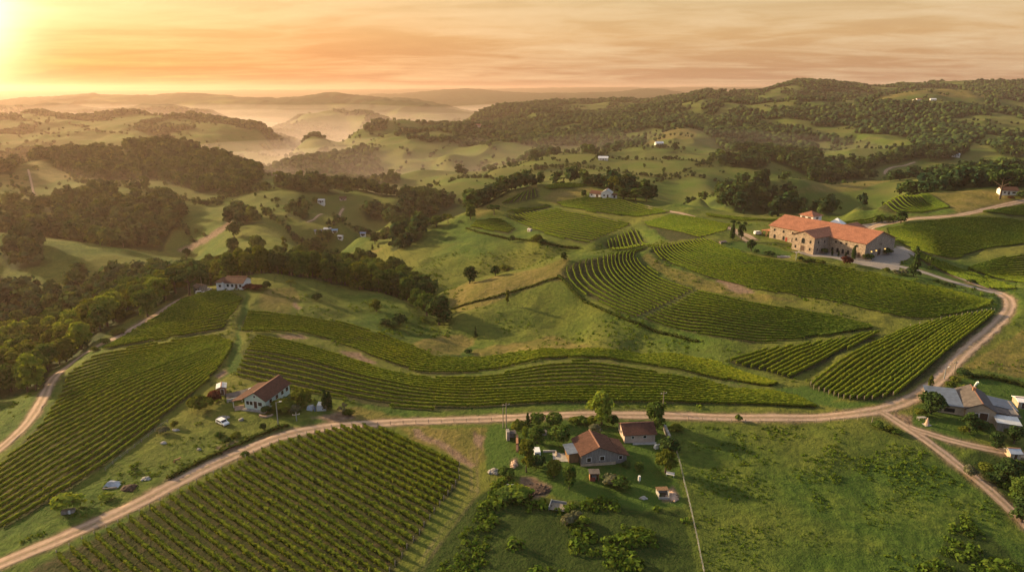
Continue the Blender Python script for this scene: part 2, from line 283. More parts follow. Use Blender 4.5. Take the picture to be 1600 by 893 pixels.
FOREST_NEAR = [  # wooded ground nearer than about 1.1 km
 ([(0,240),(60,238),(130,228),(165,240),(200,250),(240,262),(247,280),(150,283),(120,272),(90,265),(80,250),(30,255),(20,272),(-200,285),(-200,250)],640,1150),
 ([(195,237),(215,222),(270,218),(320,238),(400,263),(412,280),(390,287),(385,300),(350,303),(270,300),(255,282),(240,262),(205,247)],640,1150),
 ([(-200,330),(0,325),(60,318),(140,305),(230,295),(265,310),(287,340),(265,365),(255,392),(180,388),(70,372),(40,366),(0,365),(-200,365)],490,800),
 ([(0,400),(30,385),(62,362),(70,395),(62,415),(20,425)],420,520),
 ([(300,428),(300,412),(340,408),(400,400),(460,395),(520,403),(560,418),(620,425),(645,440),(668,470),(655,482),(640,474),(600,462),(520,447),(480,438),(420,430),(380,436),(330,448)],318,440),
 ([(-200,470),(0,455),(80,470),(140,440),(200,440),(290,405),(310,420),(310,450),(270,470),(200,500),(140,545),(80,585),(60,640),(20,690),(-200,800)],205,420),
 ([(470,275),(500,263),(550,280),(600,296),(640,305),(602,309),(560,299),(490,288)],640,900),
 ([(600,345),(625,330),(630,308),(660,308),(700,312),(720,322),(690,335),(650,345),(615,352)],500,900),
 ([(1085,308),(1150,290),(1200,280),(1250,280),(1258,300),(1242,318),(1290,335),(1180,335),(1110,322)],540,760),
 ([(1255,328),(1300,310),(1340,300),(1370,286),(1400,284),(1450,291),(1480,280),(1530,268),(1640,268),(1640,291),(1540,294),(1450,302),(1390,310),(1340,328),(1290,340)],470,640),
 ([(345,352),(350,340),(380,332),(405,338),(412,350),(380,352)],520,800), ([(440,345),(452,332),(478,330),(484,340),(465,350)],560,900), ([(565,330),(590,322),(612,330),(600,345),(575,345)],560,900), ([(612,395),(618,370),(650,350),(668,352),(660,372),(635,388)],430,600), ([(420,290),(450,285),(500,293),(560,305),(480,303)],700,900),
 ([(690,345),(720,330),(760,312),(800,296),(900,284),(960,290),(1060,318),(1000,312),(905,287),(850,290),(800,300),(750,328)],520,640)]
PASTURE_FAR = [  # open grass farther than that
 [(640,297),(680,288),(760,265),(850,247),(880,243),(925,240),(1000,228),(1058,205),(1095,208),(1110,222),(1150,237),(1190,247),(1262,277),(1270,290),(1100,302),(1000,290),(940,262),(870,275),(800,285),(700,312),(640,312)],
 [(620,283),(660,265),(700,248),(740,234),(775,232),(790,245),(760,262),(690,280),(640,297)],
 [(1085,164),(1105,157),(1132,160),(1118,167)], [(1168,154),(1235,150),(1240,161),(1195,161)], [(1242,165),(1310,160),(1345,154),(1335,168),(1270,172)],
 [(1345,167),(1400,148),(1450,138),(1520,142),(1547,155),(1540,170),(1480,166),(1420,166)], [(1558,156),(1640,166),(1640,185),(1560,170)],
 [(865,172),(890,165),(955,165),(945,176),(880,176)], [(1108,182),(1140,166),(1175,167),(1150,176),(1120,190)],
 [(1345,276),(1370,262),(1430,250),(1470,240),(1500,246),(1540,214),(1640,212),(1640,262),(1500,270),(1380,285)],
 [(1270,240),(1330,214),(1420,220),(1430,238),(1350,256),(1290,258)], [(1000,222),(1025,212),(1035,214),(1010,226)],
 [(1240,301),(1270,288),(1330,283),(1392,282),(1382,292),(1310,301),(1262,314)], [(410,246),(470,228),(540,215),(560,225),(500,240),(440,252)], [(560,225),(600,214),(640,222),(600,240)],
 [(180,190),(215,184),(215,190),(190,196)], [(0,225),(50,222),(50,228),(0,230)], [(255,218),(330,222),(300,236)]]
COPSE = [[(727,300),(735,280),(760,268),(790,268),(803,282),(800,300),(760,303)],[(1022,262),(1030,246),(1055,240),(1078,255),(1085,275),(1060,285),(1040,275)],[(1085,256),(1110,251),(1160,252),(1195,244),(1200,262),(1180,266),(1130,262),(1090,264)],[(825,250),(845,238),(862,236),(858,244),(835,253)],[(910,240),(925,238),(928,244),(912,246)],[(1160,247),(1175,240),(1190,246),(1180,252)],[(1120,222),(1140,228),(1160,240),(1150,243),(1125,230)],[(640,262),(655,245),(690,240),(700,255),(660,272)],[(880,262),(905,258),(935,256),(955,262),(940,270),(890,272)],[(1450,250),(1475,238),(1500,238),(1490,250)],[(1540,230),(1570,222),(1600,228),(1600,250),(1570,246)],[(700,232),(715,222),(745,222),(760,232),(720,240)],[(1395,246),(1410,240),(1425,242),(1412,249)]]
DRY = [  # sun-bleached or straw grass
 ([(620,222+446),(760,668),(758,715),(742,728),(700,710),(650,690)],150,185), ([(640,672),(760,668),(756,712),(735,722)],150,185),
 ([(1345,165),(1400,146),(1450,137),(1520,141),(1550,156),(1440,152),(1380,160),(1330,167)],1500,2200), ([(1000,228),(1058,204),(1090,208),(1085,222),(1030,222)],1150,1500),
 ([(1480,325),(1400,308),(1480,300),(1560,298),(1590,316),(1500,335)],400,520), ([(1345,318),(1400,308),(1450,304),(1484,325),(1440,334),(1395,333)],400,520),
 ([(1500,580),(1540,548),(1600,515),(1680,500),(1680,580),(1600,592),(1530,578)],180,330), ([(402,455),(460,452),(470,470),(450,490),(412,490)],260,330),
 ([(700,445),(760,432),(830,420),(890,405),(880,440),(800,460),(720,490),(700,475)],270,360), ([(640,540),(700,520),(745,528),(720,558),(680,556)],220,300), ([(740,548),(860,528),(930,545),(800,552),(740,560)],215,270),
 ([(735,325),(780,310),(800,300),(840,290),(842,300),(790,318),(745,342)],490,600), ([(870,320),(845,312),(870,297),(930,293),(905,310)],500,580),
 ([(1240,300),(1270,288),(1330,283),(1392,282),(1330,300)],640,900), ([(0,262),(40,258),(100,240),(130,275),(60,290),(0,290)],700,1000), ([(1000,405),(1010,398),(1060,425),(1180,460),(1300,480),(1405,505),(1430,520),(1395,520),(1310,495),(1180,470),(1060,445)],270,360),
 ([(690,670),(600,660),(530,658),(520,640),(560,632),(620,650)],160,200), ([(510,405),(560,395),(600,388),(580,400),(540,412)],420,520)]
DIRT = [  # bare earth with shapes of their own
 ([(812,745),(835,742),(866,757),(858,774),(828,781),(808,768)],130,165), ([(1032,765),(1050,758),(1062,775),(1048,783),(1034,780)],120,160), ([(800,716),(811,714),(812,726),(798,730)],140,175),
 ([(430,526),(470,524),(480,529),(450,532)],230,270), ([(530,550),(560,555),(590,568),(575,570),(540,558)],220,270), ([(458,474),(463,473),(471,485),(464,487)],260,310),
 ([(640,668),(655,668),(690,690),(742,724),(735,730),(690,703),(648,680)],150,190), ([(740,672),(758,678),(756,705),(742,690)],150,185), ([(1396,642),(1425,652),(1430,668),(1405,662),(1385,650)],150,190),
 ([(1128,434),(1190,462),(1235,478),(1215,480),(1150,458),(1120,440)],280,345), ([(334,588),(352,578),(356,584),(342,594)],190,240), ([(340,700),(375,690),(382,698),(350,712)],150,190), ([(700,706),(742,698),(744,706),(715,712)],200,201), ([(540,415),(560,402),(580,398),(575,408),(552,416)],420,520),
 ([(275,390),(330,365),(360,345),(366,352),(335,372),(290,396)],480,640), ([(480,655),(534,640),(560,650),(520,658)],160,200)]
LAWN = [([(760,668),(800,660),(1010,652),(1045,660),(1050,700),(1068,790),(990,800),(880,780),(800,745),(765,735),(752,715)],125,185), ([(1120,388),(1160,375),(1240,395),(1235,404),(1180,396)],300,400),
 ([(1408,425),(1418,412),(1460,418),(1560,452),(1500,448),(1440,437)],260,350), ([(1420,660),(1440,625),(1500,590),(1560,580),(1640,600),(1640,640),(1480,700),(1440,680)],150,260), ([(385,452),(392,485),(375,520),(380,575),(340,600),(360,560),(372,515),(378,485)],180,320), ([(1430,590),(1180,610),(1260,630),(1330,640),(1400,625),(1300,630)],170,240)]
BRUSH = [([(640,905),(690,845),(740,780),(790,745),(830,785),(880,790),(940,780),(1000,800),(1070,795),(1092,905)],90,160), ([(1500,720),(1540,700),(1620,700),(1640,830),(1590,800),(1530,750)],110,180), ([(1440,905),(1500,800),(1560,850),(1620,905)],90,150)]

PX, PY = proj(GX, GY, HZ)
jx = PX+np.clip(2600/GY, 1, 14)*fbm(GX/7, GY/7, 41, 3)*1.4; jy = PY+np.clip(1300/GY, .6, 8)*fbm(GX/7, GY/7, 57, 3)*1.4
def zone(polys):
    out = np.zeros(GX.shape, np.float32)
    for p, ya, yb in polys:
        p = np.array(p, float); m = (PX > p[:, 0].min()-12) & (PX < p[:, 0].max()+12) & (PY > p[:, 1].min()-12) & (PY < p[:, 1].max()+12) & (GY > ya) & (GY < yb)
        idx = np.nonzero(m)
        if len(idx[0]): out[idx] = np.maximum(out[idx], inpoly(jx[idx], jy[idx], p))
    return out
def soft(z, n=1):
    for _ in range(n):
        z = (z+np.roll(z, 1, 0)+np.roll(z, -1, 0)+np.roll(z, 1, 1)+np.roll(z, -1, 1))/5
    return z
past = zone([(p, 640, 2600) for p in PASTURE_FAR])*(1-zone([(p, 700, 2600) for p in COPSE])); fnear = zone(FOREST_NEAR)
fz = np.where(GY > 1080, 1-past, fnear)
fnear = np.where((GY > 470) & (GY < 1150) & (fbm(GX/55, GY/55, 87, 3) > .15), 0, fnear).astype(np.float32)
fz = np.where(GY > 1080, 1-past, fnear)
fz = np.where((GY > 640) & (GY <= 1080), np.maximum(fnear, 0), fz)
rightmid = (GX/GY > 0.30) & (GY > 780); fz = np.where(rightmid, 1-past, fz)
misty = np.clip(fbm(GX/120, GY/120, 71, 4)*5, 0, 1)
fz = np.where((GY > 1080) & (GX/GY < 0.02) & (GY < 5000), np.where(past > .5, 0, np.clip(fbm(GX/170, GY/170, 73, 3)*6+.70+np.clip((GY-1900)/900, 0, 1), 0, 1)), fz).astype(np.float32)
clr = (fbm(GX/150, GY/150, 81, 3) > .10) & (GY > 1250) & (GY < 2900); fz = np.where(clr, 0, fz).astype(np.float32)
vz = zone([(V[k], BLK_Y[k][0], BLK_Y[k][1]) for k in V])
dz, bz, lz, uz = zone(DRY), zone(DIRT), zone(LAWN), zone(BRUSH)

def add_mesh(name, verts, faces, mat=None, parent=None, smooth=False, loc=(0, 0, 0)):
    """verts (n,3) array, faces: (m,4)/(m,3) array or a list of both"""
    me = bpy.data.meshes.new(name); fl = faces if isinstance(faces, list) else [faces]
    fl = [np.asarray(f, np.int32) for f in fl if len(f)]
    me.vertices.add(len(verts)); me.vertices.foreach_set('co', np.asarray(verts, np.float32).ravel())
    li = np.concatenate([f.ravel() for f in fl]); cnt = np.concatenate([np.full(len(f), f.shape[1], np.int32) for f in fl])
    me.loops.add(len(li)); me.loops.foreach_set('vertex_index', li)
    me.polygons.add(len(cnt)); st = np.zeros(len(cnt), np.int32); st[1:] = np.cumsum(cnt)[:-1]
    me.polygons.foreach_set('loop_start', st)
    if smooth: me.polygons.foreach_set('use_smooth', np.ones(len(cnt), bool))
    me.update(calc_edges=True)
    if mat: me.materials.append(mat)
    o = bpy.data.objects.new(name, me); COL.objects.link(o); o.location = loc
    if parent: o.parent = parent
    return o
def tag(o, label=None, cat=None, group=None, kind=None):
    for k, v in (('label', label), ('category', cat), ('group', group), ('kind', kind)):
        if v: o[k] = v
    return o

# ------------------------------------------------------------------ materials
class NT:
    def __init__(s, name):
        s.m = bpy.data.materials.new(name); s.m.use_nodes = True; s.n = s.m.node_tree.nodes; s.l = s.m.node_tree.links; s.n.clear(); s.out = s.n.new('ShaderNodeOutputMaterial')
    def set(s, sock, v):
        if isinstance(v, (int, float)): sock.default_value = v
        elif isinstance(v, tuple): sock.default_value = v+(1,) if len(v) == 3 and len(sock.default_value) == 4 else v
        else: s.l.new(v, sock)
    def noise(s, scale, detail=4, rough=.55, vec=None, dist=0):
        t = s.n.new('ShaderNodeTexNoise'); t.inputs['Scale'].default_value = scale; t.inputs['Detail'].default_value = detail; t.inputs['Roughness'].default_value = rough; t.inputs['Distortion'].default_value = dist
        s.l.new(vec if vec is not None else s.pos(), t.inputs['Vector']); return t.outputs[0]
    def pos(s):
        if not hasattr(s, '_p'): s._p = s.n.new('ShaderNodeNewGeometry').outputs['Position']
        return s._p
    def obj(s): return s.n.new('ShaderNodeTexCoord').outputs['Object']
    def scale(s, vec, v):
        m = s.n.new('ShaderNodeVectorMath'); m.operation = 'MULTIPLY'; s.l.new(vec, m.inputs[0]); m.inputs[1].default_value = v; return m.outputs[0]
    def math(s, op, a, b=0.0, clamp=False):
        m = s.n.new('ShaderNodeMath'); m.operation = op; m.use_clamp = clamp; s.set(m.inputs[0], a); s.set(m.inputs[1], b); return m.outputs[0]
    def ramp(s, f, stops):
        r = s.n.new('ShaderNodeValToRGB'); cr = r.color_ramp
        while len(cr.elements) > 1: cr.elements.remove(cr.elements[-1])
        c4 = lambda c: (c, c, c, 1) if isinstance(c, (int, float)) else tuple(c)+(1,)
        cr.elements[0].position = stops[0][0]; cr.elements[0].color = c4(stops[0][1])
        for p, c in stops[1:]: e = cr.elements.new(p); e.color = c4(c)
        s.l.new(f, r.inputs[0]); return r.outputs[0]
    def mix(s, f, a, b, t='MIX'):
        m = s.n.new('ShaderNodeMix'); m.data_type = 'RGBA'; m.blend_type = t; s.set(m.inputs['Factor'], f); s.set(m.inputs[6], a); s.set(m.inputs[7], b); return m.outputs[2]
    def attr(s, name):
        a = s.n.new('ShaderNodeAttribute'); a.attribute_name = name; sp = s.n.new('ShaderNodeSeparateColor'); s.l.new(a.outputs['Color'], sp.inputs[0]); return sp.outputs[0], sp.outputs[1], sp.outputs[2], a.outputs['Alpha']
    def bump(s, h, strength=.5, dist=.2):
        b = s.n.new('ShaderNodeBump'); b.inputs['Strength'].default_value = strength; b.inputs['Distance'].default_value = dist; s.l.new(h, b.inputs['Height']); return b.outputs[0]
    def done(s, col, rough=.9, normal=None, spec=.2, metal=0.0):
        p = s.n.new('ShaderNodeBsdfPrincipled'); s.set(p.inputs['Base Color'], col); s.set(p.inputs['Roughness'], rough); p.inputs['Specular IOR Level'].default_value = spec; p.inputs['Metallic'].default_value = metal
        if normal is not None: s.l.new(normal, p.inputs['Normal'])
        s.l.new(p.outputs[0], s.out.inputs[0]); return s.m
    def leafy(s, col, tr=.35, normal=None):
        d = s.n.new('ShaderNodeBsdfDiffuse'); t = s.n.new('ShaderNodeBsdfTranslucent'); s.set(d.inputs[0], col)
        s.set(t.inputs[0], s.mix(1.0, col, (1.25, 1.05, .45), 'MULTIPLY'))
        if normal is not None: s.l.new(normal, d.inputs['Normal'])
        x = s.n.new('ShaderNodeMixShader'); x.inputs[0].default_value = tr; s.l.new(d.outputs[0], x.inputs[1]); s.l.new(t.outputs[0], x.inputs[2]); s.l.new(x.outputs[0], s.out.inputs[0]); return s.m
    def rnd(s): return s.n.new('ShaderNodeObjectInfo').outputs['Random']

def ground_material():
    t = NT('ground_cover'); fo, vi, dr, di = t.attr('zone_a'); la, br, pf, _ = t.attr('zone_b')
    big = t.noise(.012, 3); med = t.noise(.07, 5, .6); fine = t.noise(.55, 5, .65); tiny = t.noise(2.4, 3, .6)
    g = t.ramp(med, [(.30, (.036, .074, .012)), (.48, (.070, .118, .018)), (.66, (.125, .160, .026))])
    g = t.mix(t.ramp(fine, [(.38, .75), (.60, 0)]), g, (.030, .060, .010))
    g = t.mix(t.ramp(big, [(.40, 0), (.60, .8)]), g, (.150, .150, .030))
    zz = t.n.new('ShaderNodeSeparateXYZ'); t.l.new(t.pos(), zz.inputs[0]); ter = t.math('FRACT', t.math('ADD', t.math('MULTIPLY', zz.outputs[2], .95), t.math('MULTIPLY', med, 3.2)))
    g = t.mix(t.math('MULTIPLY', t.ramp(ter, [(.0, 0), (.12, 1), (.26, 0)]), t.ramp(big, [(.40, .10), (.60, .55)])), g, (.030, .046, .012))   # cattle terraces worn along the slope
    lawn = t.mix(fine, (.040, .080, .014), (.072, .118, .020)); g = t.mix(la, g, lawn)
    med2 = t.noise(.022, 4, .6); far = t.mix(t.ramp(med2, [(.38, 0), (.58, .8)]), t.mix(med, (.054, .098, .018), (.100, .142, .026)), t.mix(med, (.095, .105, .030), (.145, .140, .040))); g = t.mix(pf, g, far)
    dry = t.ramp(t.math('ADD', t.math('MULTIPLY', fine, .6), t.math('MULTIPLY', med, .4)), [(.35, (.085, .085, .020)), (.52, (.165, .135, .038)), (.68, (.24, .19, .075))])
    g = t.mix(t.math('MULTIPLY', dr, t.ramp(med, [(.30, .55), (.6, 1)])), g, dry)
    soil = t.ramp(fine, [(.36, (.026, .038, .011)), (.50, (.044, .052, .018)), (.66, (.080, .066, .034))]); g = t.mix(vi, g, soil)
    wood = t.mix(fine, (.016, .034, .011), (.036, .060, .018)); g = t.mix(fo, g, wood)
    bru = t.mix(fine, (.018, .034, .008), (.048, .075, .014)); g = t.mix(br, g, bru)
    earth = t.ramp(fine, [(.35, (.12, .080, .052)), (.65, (.27, .19, .13))]); g = t.mix(di, g, earth)
    h = t.math('ADD', t.math('MULTIPLY', fine, 1.0), t.math('MULTIPLY', tiny, .35))
    return t.done(g, .95, t.bump(h, .9, .9), spec=.1)
# ------------------------------------------------------------------ road centrelines (pixels of the photograph -> ground)
def smooth_path(p, step=1.0, it=3):
    p = np.asarray(p, float)
    def rs(q, n=None):
        d = np.r_[0, np.cumsum(np.hypot(*np.diff(q[:, :2], axis=0).T))]; m = n or max(3, int(d[-1]/step)+1); u = np.linspace(0, d[-1], m)
        return np.c_[np.interp(u, d, q[:, 0]), np.interp(u, d, q[:, 1])]
    q = rs(p[:, :2]); k = 7
    for _ in range(it):
        pad = np.r_[q[:1].repeat(k, 0), q, q[-1:].repeat(k, 0)]; c = np.cumsum(np.r_[np.zeros((1, 2)), pad], 0)
        q2 = (c[2*k+1:]-c[:-2*k-1])/(2*k+1); q2[0] = q[0]; q2[-1] = q[-1]
        e = min(k, len(q)//2); t = np.linspace(0, 1, e)[:, None]; q2[:e] = q[:e]*(1-t)+q2[:e]*t; q2[-e:] = q[-e:]*t[::-1]*0+q2[-e:]*t[::-1]+q[-e:]*(1-t[::-1]); q = q2
    return rs(q)
ROADS = {}
ROADS['valley'] = ([(-60,908),(0,878),(100,844),(168,811),(235,776),(286,747),(336,724),(380,702),(430,682),(477,670),(534,663),(634,658),(768,653.5),(869,649),(970,647.5),(1067,648.5),(1167,653),(1267,653),(1335,647),(1385,640),(1419,627),(1446,610),(1469,593),(1485,573),(1503,553),(1536,526),(1562,503),(1578,484),(1580,470),(1566,459),(1545,450),(1516,441)], 4.4, 'dirt')
ROADS['hilltop'] = ([(-40,728),(0,704),(30,677),(57,643),(72,612),(85,588),(110,566),(141,550),(188,526),(235,497),(262,480),(283,468),(300,461)], 3.6, 'dirt')
ROADS['farm'] = ([(1375,642),(1400,655),(1435,680),(1469,704),(1496,724),(1536,754),(1570,785),(1610,826)], 3.2, 'dirt')
ROADS['farm branch'] = ([(1418,666),(1440,676),(1469,685),(1519,698),(1560,707),(1610,712)], 2.8, 'dirt')
ROADS['yard low'] = ([(1566,459),(1530,453),(1500,443),(1460,430),(1430,421),(1405,415),(1380,411)], 4.0, 'gravel')
ROADS['yard high'] = ([(1545,450),(1516,441),(1490,427),(1460,413),(1440,404),(1420,393),(1405,385)], 4.0, 'gravel')
ROADS['back'] = ([(1352,362),(1362,352),(1385,348),(1420,345),(1460,340),(1500,337),(1530,330),(1560,322),(1590,316),(1640,310)], 5.0, 'dirt')
ROADS['back drive'] = ([(1345,349),(1385,348)], 4.0, 'gravel')
ROADS['ridge'] = ([(1010,322),(1050,331),(1085,340),(1115,347),(1140,354),(1165,367),(1178,374)], 4.0, 'dirt')
ROADS['ridge front'] = ([(1100,344),(1130,352),(1148,361),(1160,373),(1172,380)], 2.2, 'dirt')
ROADS['track'] = ([(648,900),(675,855),(703,818),(728,790),(743,768)], 3.0, 'track')
ROADS['far left'] = ([(480,347),(505,343),(525,336),(537,326)], 2.6, 'dirt')
ROADS['far left hill'] = ([(58,320),(52,300),(48,280),(44,265)], 1.8, 'dirt')
ROADS['vine divide'] = ([(1000,497),(1030,483),(1060,468),(1090,453)], 1.8, 'track')
ROADS['far right'] = ([(1383,272),(1381,266),(1386,262),(1400,260),(1430,254)], 4.0, 'dirt')
ROADS['mid divide'] = ([(675,591),(727,591),(780,585),(846,568),(911,562),(964,567),(1030,578),(1095,591),(1160,603)], 1.6, 'track')
ROADS['orchard path'] = ([(742,700),(735,716),(744,735),(741,770)], 2.6, 'track')
PATHW = {}
rmask = np.zeros(GX.shape, np.float32)
for k, (px, wd, kd) in ROADS.items():
    wp = at(*np.array(px, float).T); PATHW[k] = smooth_path(wp, 1.0 if wp[:, 1].max() < 480 else 3.0)
    q = PATHW[k]
    lo, hi = q.min(0)-12, q.max(0)+12; m = (GX > lo[0]) & (GX < hi[0]) & (GY > lo[1]) & (GY < hi[1]); idx = np.nonzero(m); X, Y = GX[idx], GY[idx]; d = np.full(len(X), 99.0)
    for c in range(0, len(q), 1 if len(q) < 400 else 2): d = np.minimum(d, (X-q[c, 0])**2+(Y-q[c, 1])**2)
    d = np.sqrt(d); rmask[idx] = np.maximum(rmask[idx], np.clip((wd*.5+2.2-d)/2.0, 0, 1))
    if kd == 'track': bz[idx] = np.maximum(bz[idx], .6*np.clip(1-np.abs(d-.8)/.45, 0, 1)*np.clip(.7+2*fbm(X/6, Y/6, 5, 2), 0, 1))
    else: bz[idx] = np.maximum(bz[idx], np.clip((wd*.5+.9+2.2*fbm(X/2.5, Y/2.5, 5, 2)-d)/.8, 0, .85))
    if kd == 'track': vz[idx] *= (d > wd*.6)
YARD = [(1236,392),(1275,396),(1290,388),(1340,392),(1370,385),(1390,398),(1392,386),(1404,384),(1420,394),(1426,404),(1403,411),(1398,419),(1420,425),(1380,422),(1350,416),(1328,409),(1280,401),(1245,396)]
PATIO = [(1342,346),(1390,343),(1392,352),(1345,356)]
yz = zone([(YARD, 290, 400)]); rmask = np.maximum(rmask, yz)

# a little real relief: tussocks on the grass, gullies on the far slopes
rough_amt = np.clip(1-vz*.9-lz*.7-bz*.6, 0, 1)*(1-rmask)
HZ = HB+soft(rough_amt.astype(np.float32))*(0.55*fbm(GX/3.2, GY/3.2, 23, 3)+.5*fbm(GX/9, GY/9, 29, 2))*np.clip((420-GY)/200, 0, 1)
HZ = HZ+soft(rough_amt.astype(np.float32), 4)*np.clip((GY-190)/60, 0, 1)*np.clip((900-GY)/300, 0, 1)*(3.2*(np.abs(fbm(GX/34, GY/34, 61, 3))*-2+.35)+1.0*fbm(GX/8, GY/8, 63, 3))
HZ = HZ+np.clip((GY-850)/500, 0, 1)*30*(.30-np.abs(fbm(GX/150+.5*fbm(GX/90, GY/90, 66, 2), GY/150, 65, 3))*1.6)+np.clip((GY-500)/800, 0, 1)*6*fbm(GX/70, GY/70, 31, 3)+np.clip((GY-1900)/1500, 0, 1)*fz*14*fbm(GX/30, GY/30, 37, 2)
def build_ground():
    n = NY*NA; vts = np.stack([GX, GY, HZ], -1).reshape(n, 3)
    i = np.arange(NY-1)[:, None]*NA+np.arange(NA-1)[None]; f = np.stack([i, i+1, i+NA+1, i+NA], -1).reshape(-1, 4)
    o = add_mesh('ground', vts, f, ground_material(), smooth=True); o['kind'] = 'structure'
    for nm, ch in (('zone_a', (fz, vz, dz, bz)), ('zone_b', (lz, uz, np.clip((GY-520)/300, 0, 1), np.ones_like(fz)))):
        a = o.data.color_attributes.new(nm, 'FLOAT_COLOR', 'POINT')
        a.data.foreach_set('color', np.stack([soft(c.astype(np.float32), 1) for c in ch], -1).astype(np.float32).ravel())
    return o
ground = build_ground()

# ------------------------------------------------------------------ haze over the valleys
def build_haze():
    x, y0, y1, z0, z1 = 15200, -260, 13600, float(HZ.min())-6, max(float(HZ.max())+16, CAMH+16)
    v = np.array([(sx*x, yy, zz) for zz in (z0, z1) for yy in (y0, y1) for sx in (-1, 1)]); f = [(0, 2, 3, 1), (4, 5, 7, 6), (0, 1, 5, 4), (2, 6, 7, 3), (0, 4, 6, 2), (1, 3, 7, 5)]
    m = bpy.data.materials.new('haze'); m.use_nodes = True; N = m.node_tree.nodes; N.clear(); out = N.new('ShaderNodeOutputMaterial'); p = N.new('ShaderNodeVolumePrincipled')
    p.inputs['Color'].default_value = (1.0, .72, .56, 1); p.inputs['Density'].default_value = HAZE; p.inputs['Anisotropy'].default_value = .50
    m.node_tree.links.new(p.outputs[0], out.inputs['Volume'])
    o = add_mesh('haze', v, np.array(f), m); o['kind'] = 'stuff'; return o
def build_mist():
    """thin ground mist lying in the far valleys: closed bodies with a rolling top"""
    for nm, cx, cy, rx, ry, top, dens in MISTS:
        n, m = 72, 30; v = []; f = []
        for j in range(m+1):
            q = j/m
            for i in range(n):
                a = 2*math.pi*i/n; x = cx+rx*q*math.cos(a); y = cy+ry*q*math.sin(a); z = top*1.0-(top+95)*q**2.2+22*float(fbm(np.array(x/330.), np.array(y/330.), 7+int(top), 3)); v.append((x, y, z))
        for j in range(m):
            for i in range(n): k = (i+1) % n; f.append((j*n+i, j*n+k, (j+1)*n+k, (j+1)*n+i))
        b = len(v); v += [(p[0], p[1], -130.0) for p in v[m*n:(m+1)*n]]; o0 = m*n
        f += [(o0+i, o0+(i+1) % n, b+(i+1) % n, b+i) for i in range(n)]; c = len(v); v.append((cx, cy, -130.0)); tri = [(b+i, b+(i+1) % n, c) for i in range(n)]
        mt = bpy.data.materials.new(nm); mt.use_nodes = True; N = mt.node_tree.nodes; N.clear(); out = N.new('ShaderNodeOutputMaterial'); p = N.new('ShaderNodeVolumePrincipled'); p.inputs['Color'].default_value = (1.0, .86, .78, 1); p.inputs['Density'].default_value = dens; p.inputs['Anisotropy'].default_value = .4
        mt.node_tree.links.new(p.outputs[0], out.inputs['Volume']); o = add_mesh(nm, np.array(v), [np.array(f), np.array(tri)], mt, smooth=True); o['kind'] = 'stuff'
        bm = bmesh.new(); bm.from_mesh(o.data); bmesh.ops.remove_doubles(bm, verts=bm.verts[:], dist=.01); bmesh.ops.recalc_face_normals(bm, faces=bm.faces[:]); bm.to_mesh(o.data); bm.free()
MISTS = [('valley_mist', -1400+60*k, 2850, 2600+120*k, 1380+60*k, -44+26*k, d) for k, d in enumerate((8e-4, 5e-4, 3.2e-4, 2.2e-4))]
MISTS += [('valley_mist', -450, 830, 520, 330, 4, 3.5e-4), ('valley_mist', 330, 1180, 620, 330, -6, 4.5e-4), ('valley_mist', 330, 1200, 700, 380, 22, 2.5e-4)]
MISTS += [('valley_mist', -260, 1400, 800+60*k, 460+50*k, -46+20*k, d) for k, d in enumerate((9e-4, 6e-4, 4e-4))]+[('valley_mist', 1100, 4700, 2300, 1500, -10+40*k, 4e-4) for k in range(2)]
HAZE = 0.80e-4
haze = build_haze(); build_mist()
# ------------------------------------------------------------------ roads and yard
def road_material(name, c0, c1, c2, edge):
    t = NT(name); ac, _, _, _ = t.attr('across'); f = t.noise(.9, 5, .65); b = t.noise(.10, 3); s = t.noise(5, 2)
    col = t.ramp(f, [(.32, c0), (.50, c1), (.70, c2)])
    col = t.mix(t.math('MULTIPLY', t.ramp(b, [(.40, 0), (.62, 1)]), .35), col, c2)
    col = t.mix(t.math('MULTIPLY', t.ramp(ac, [(.0, .8), (.14, .7), (.26, 0)]), t.ramp(f, [(.36, 0), (.6, .85)])), col, edge)     # grassy crown between the wheel tracks
    col = t.mix(t.math('MULTIPLY', t.ramp(ac, [(.34, 0), (.50, 1), (.62, 1), (.78, 0)]), .7), col, c2)
    col = t.mix(t.math('MULTIPLY', t.ramp(ac, [(.74, 0), (1, 1)]), t.ramp(f, [(.40, .1), (.62, .95)])), col, edge)
    return t.done(col, .95, t.bump(t.math('ADD', f, t.math('MULTIPLY', s, .3)), .6, .25), spec=.1)
M_DIRT = road_material('road_dirt', (.20, .135, .095), (.33, .23, .165), (.46, .335, .245), (.10, .10, .035))
M_GRAVEL = road_material('road_gravel', (.20, .175, .155), (.27, .24, .215), (.34, .31, .28), (.24, .21, .18))
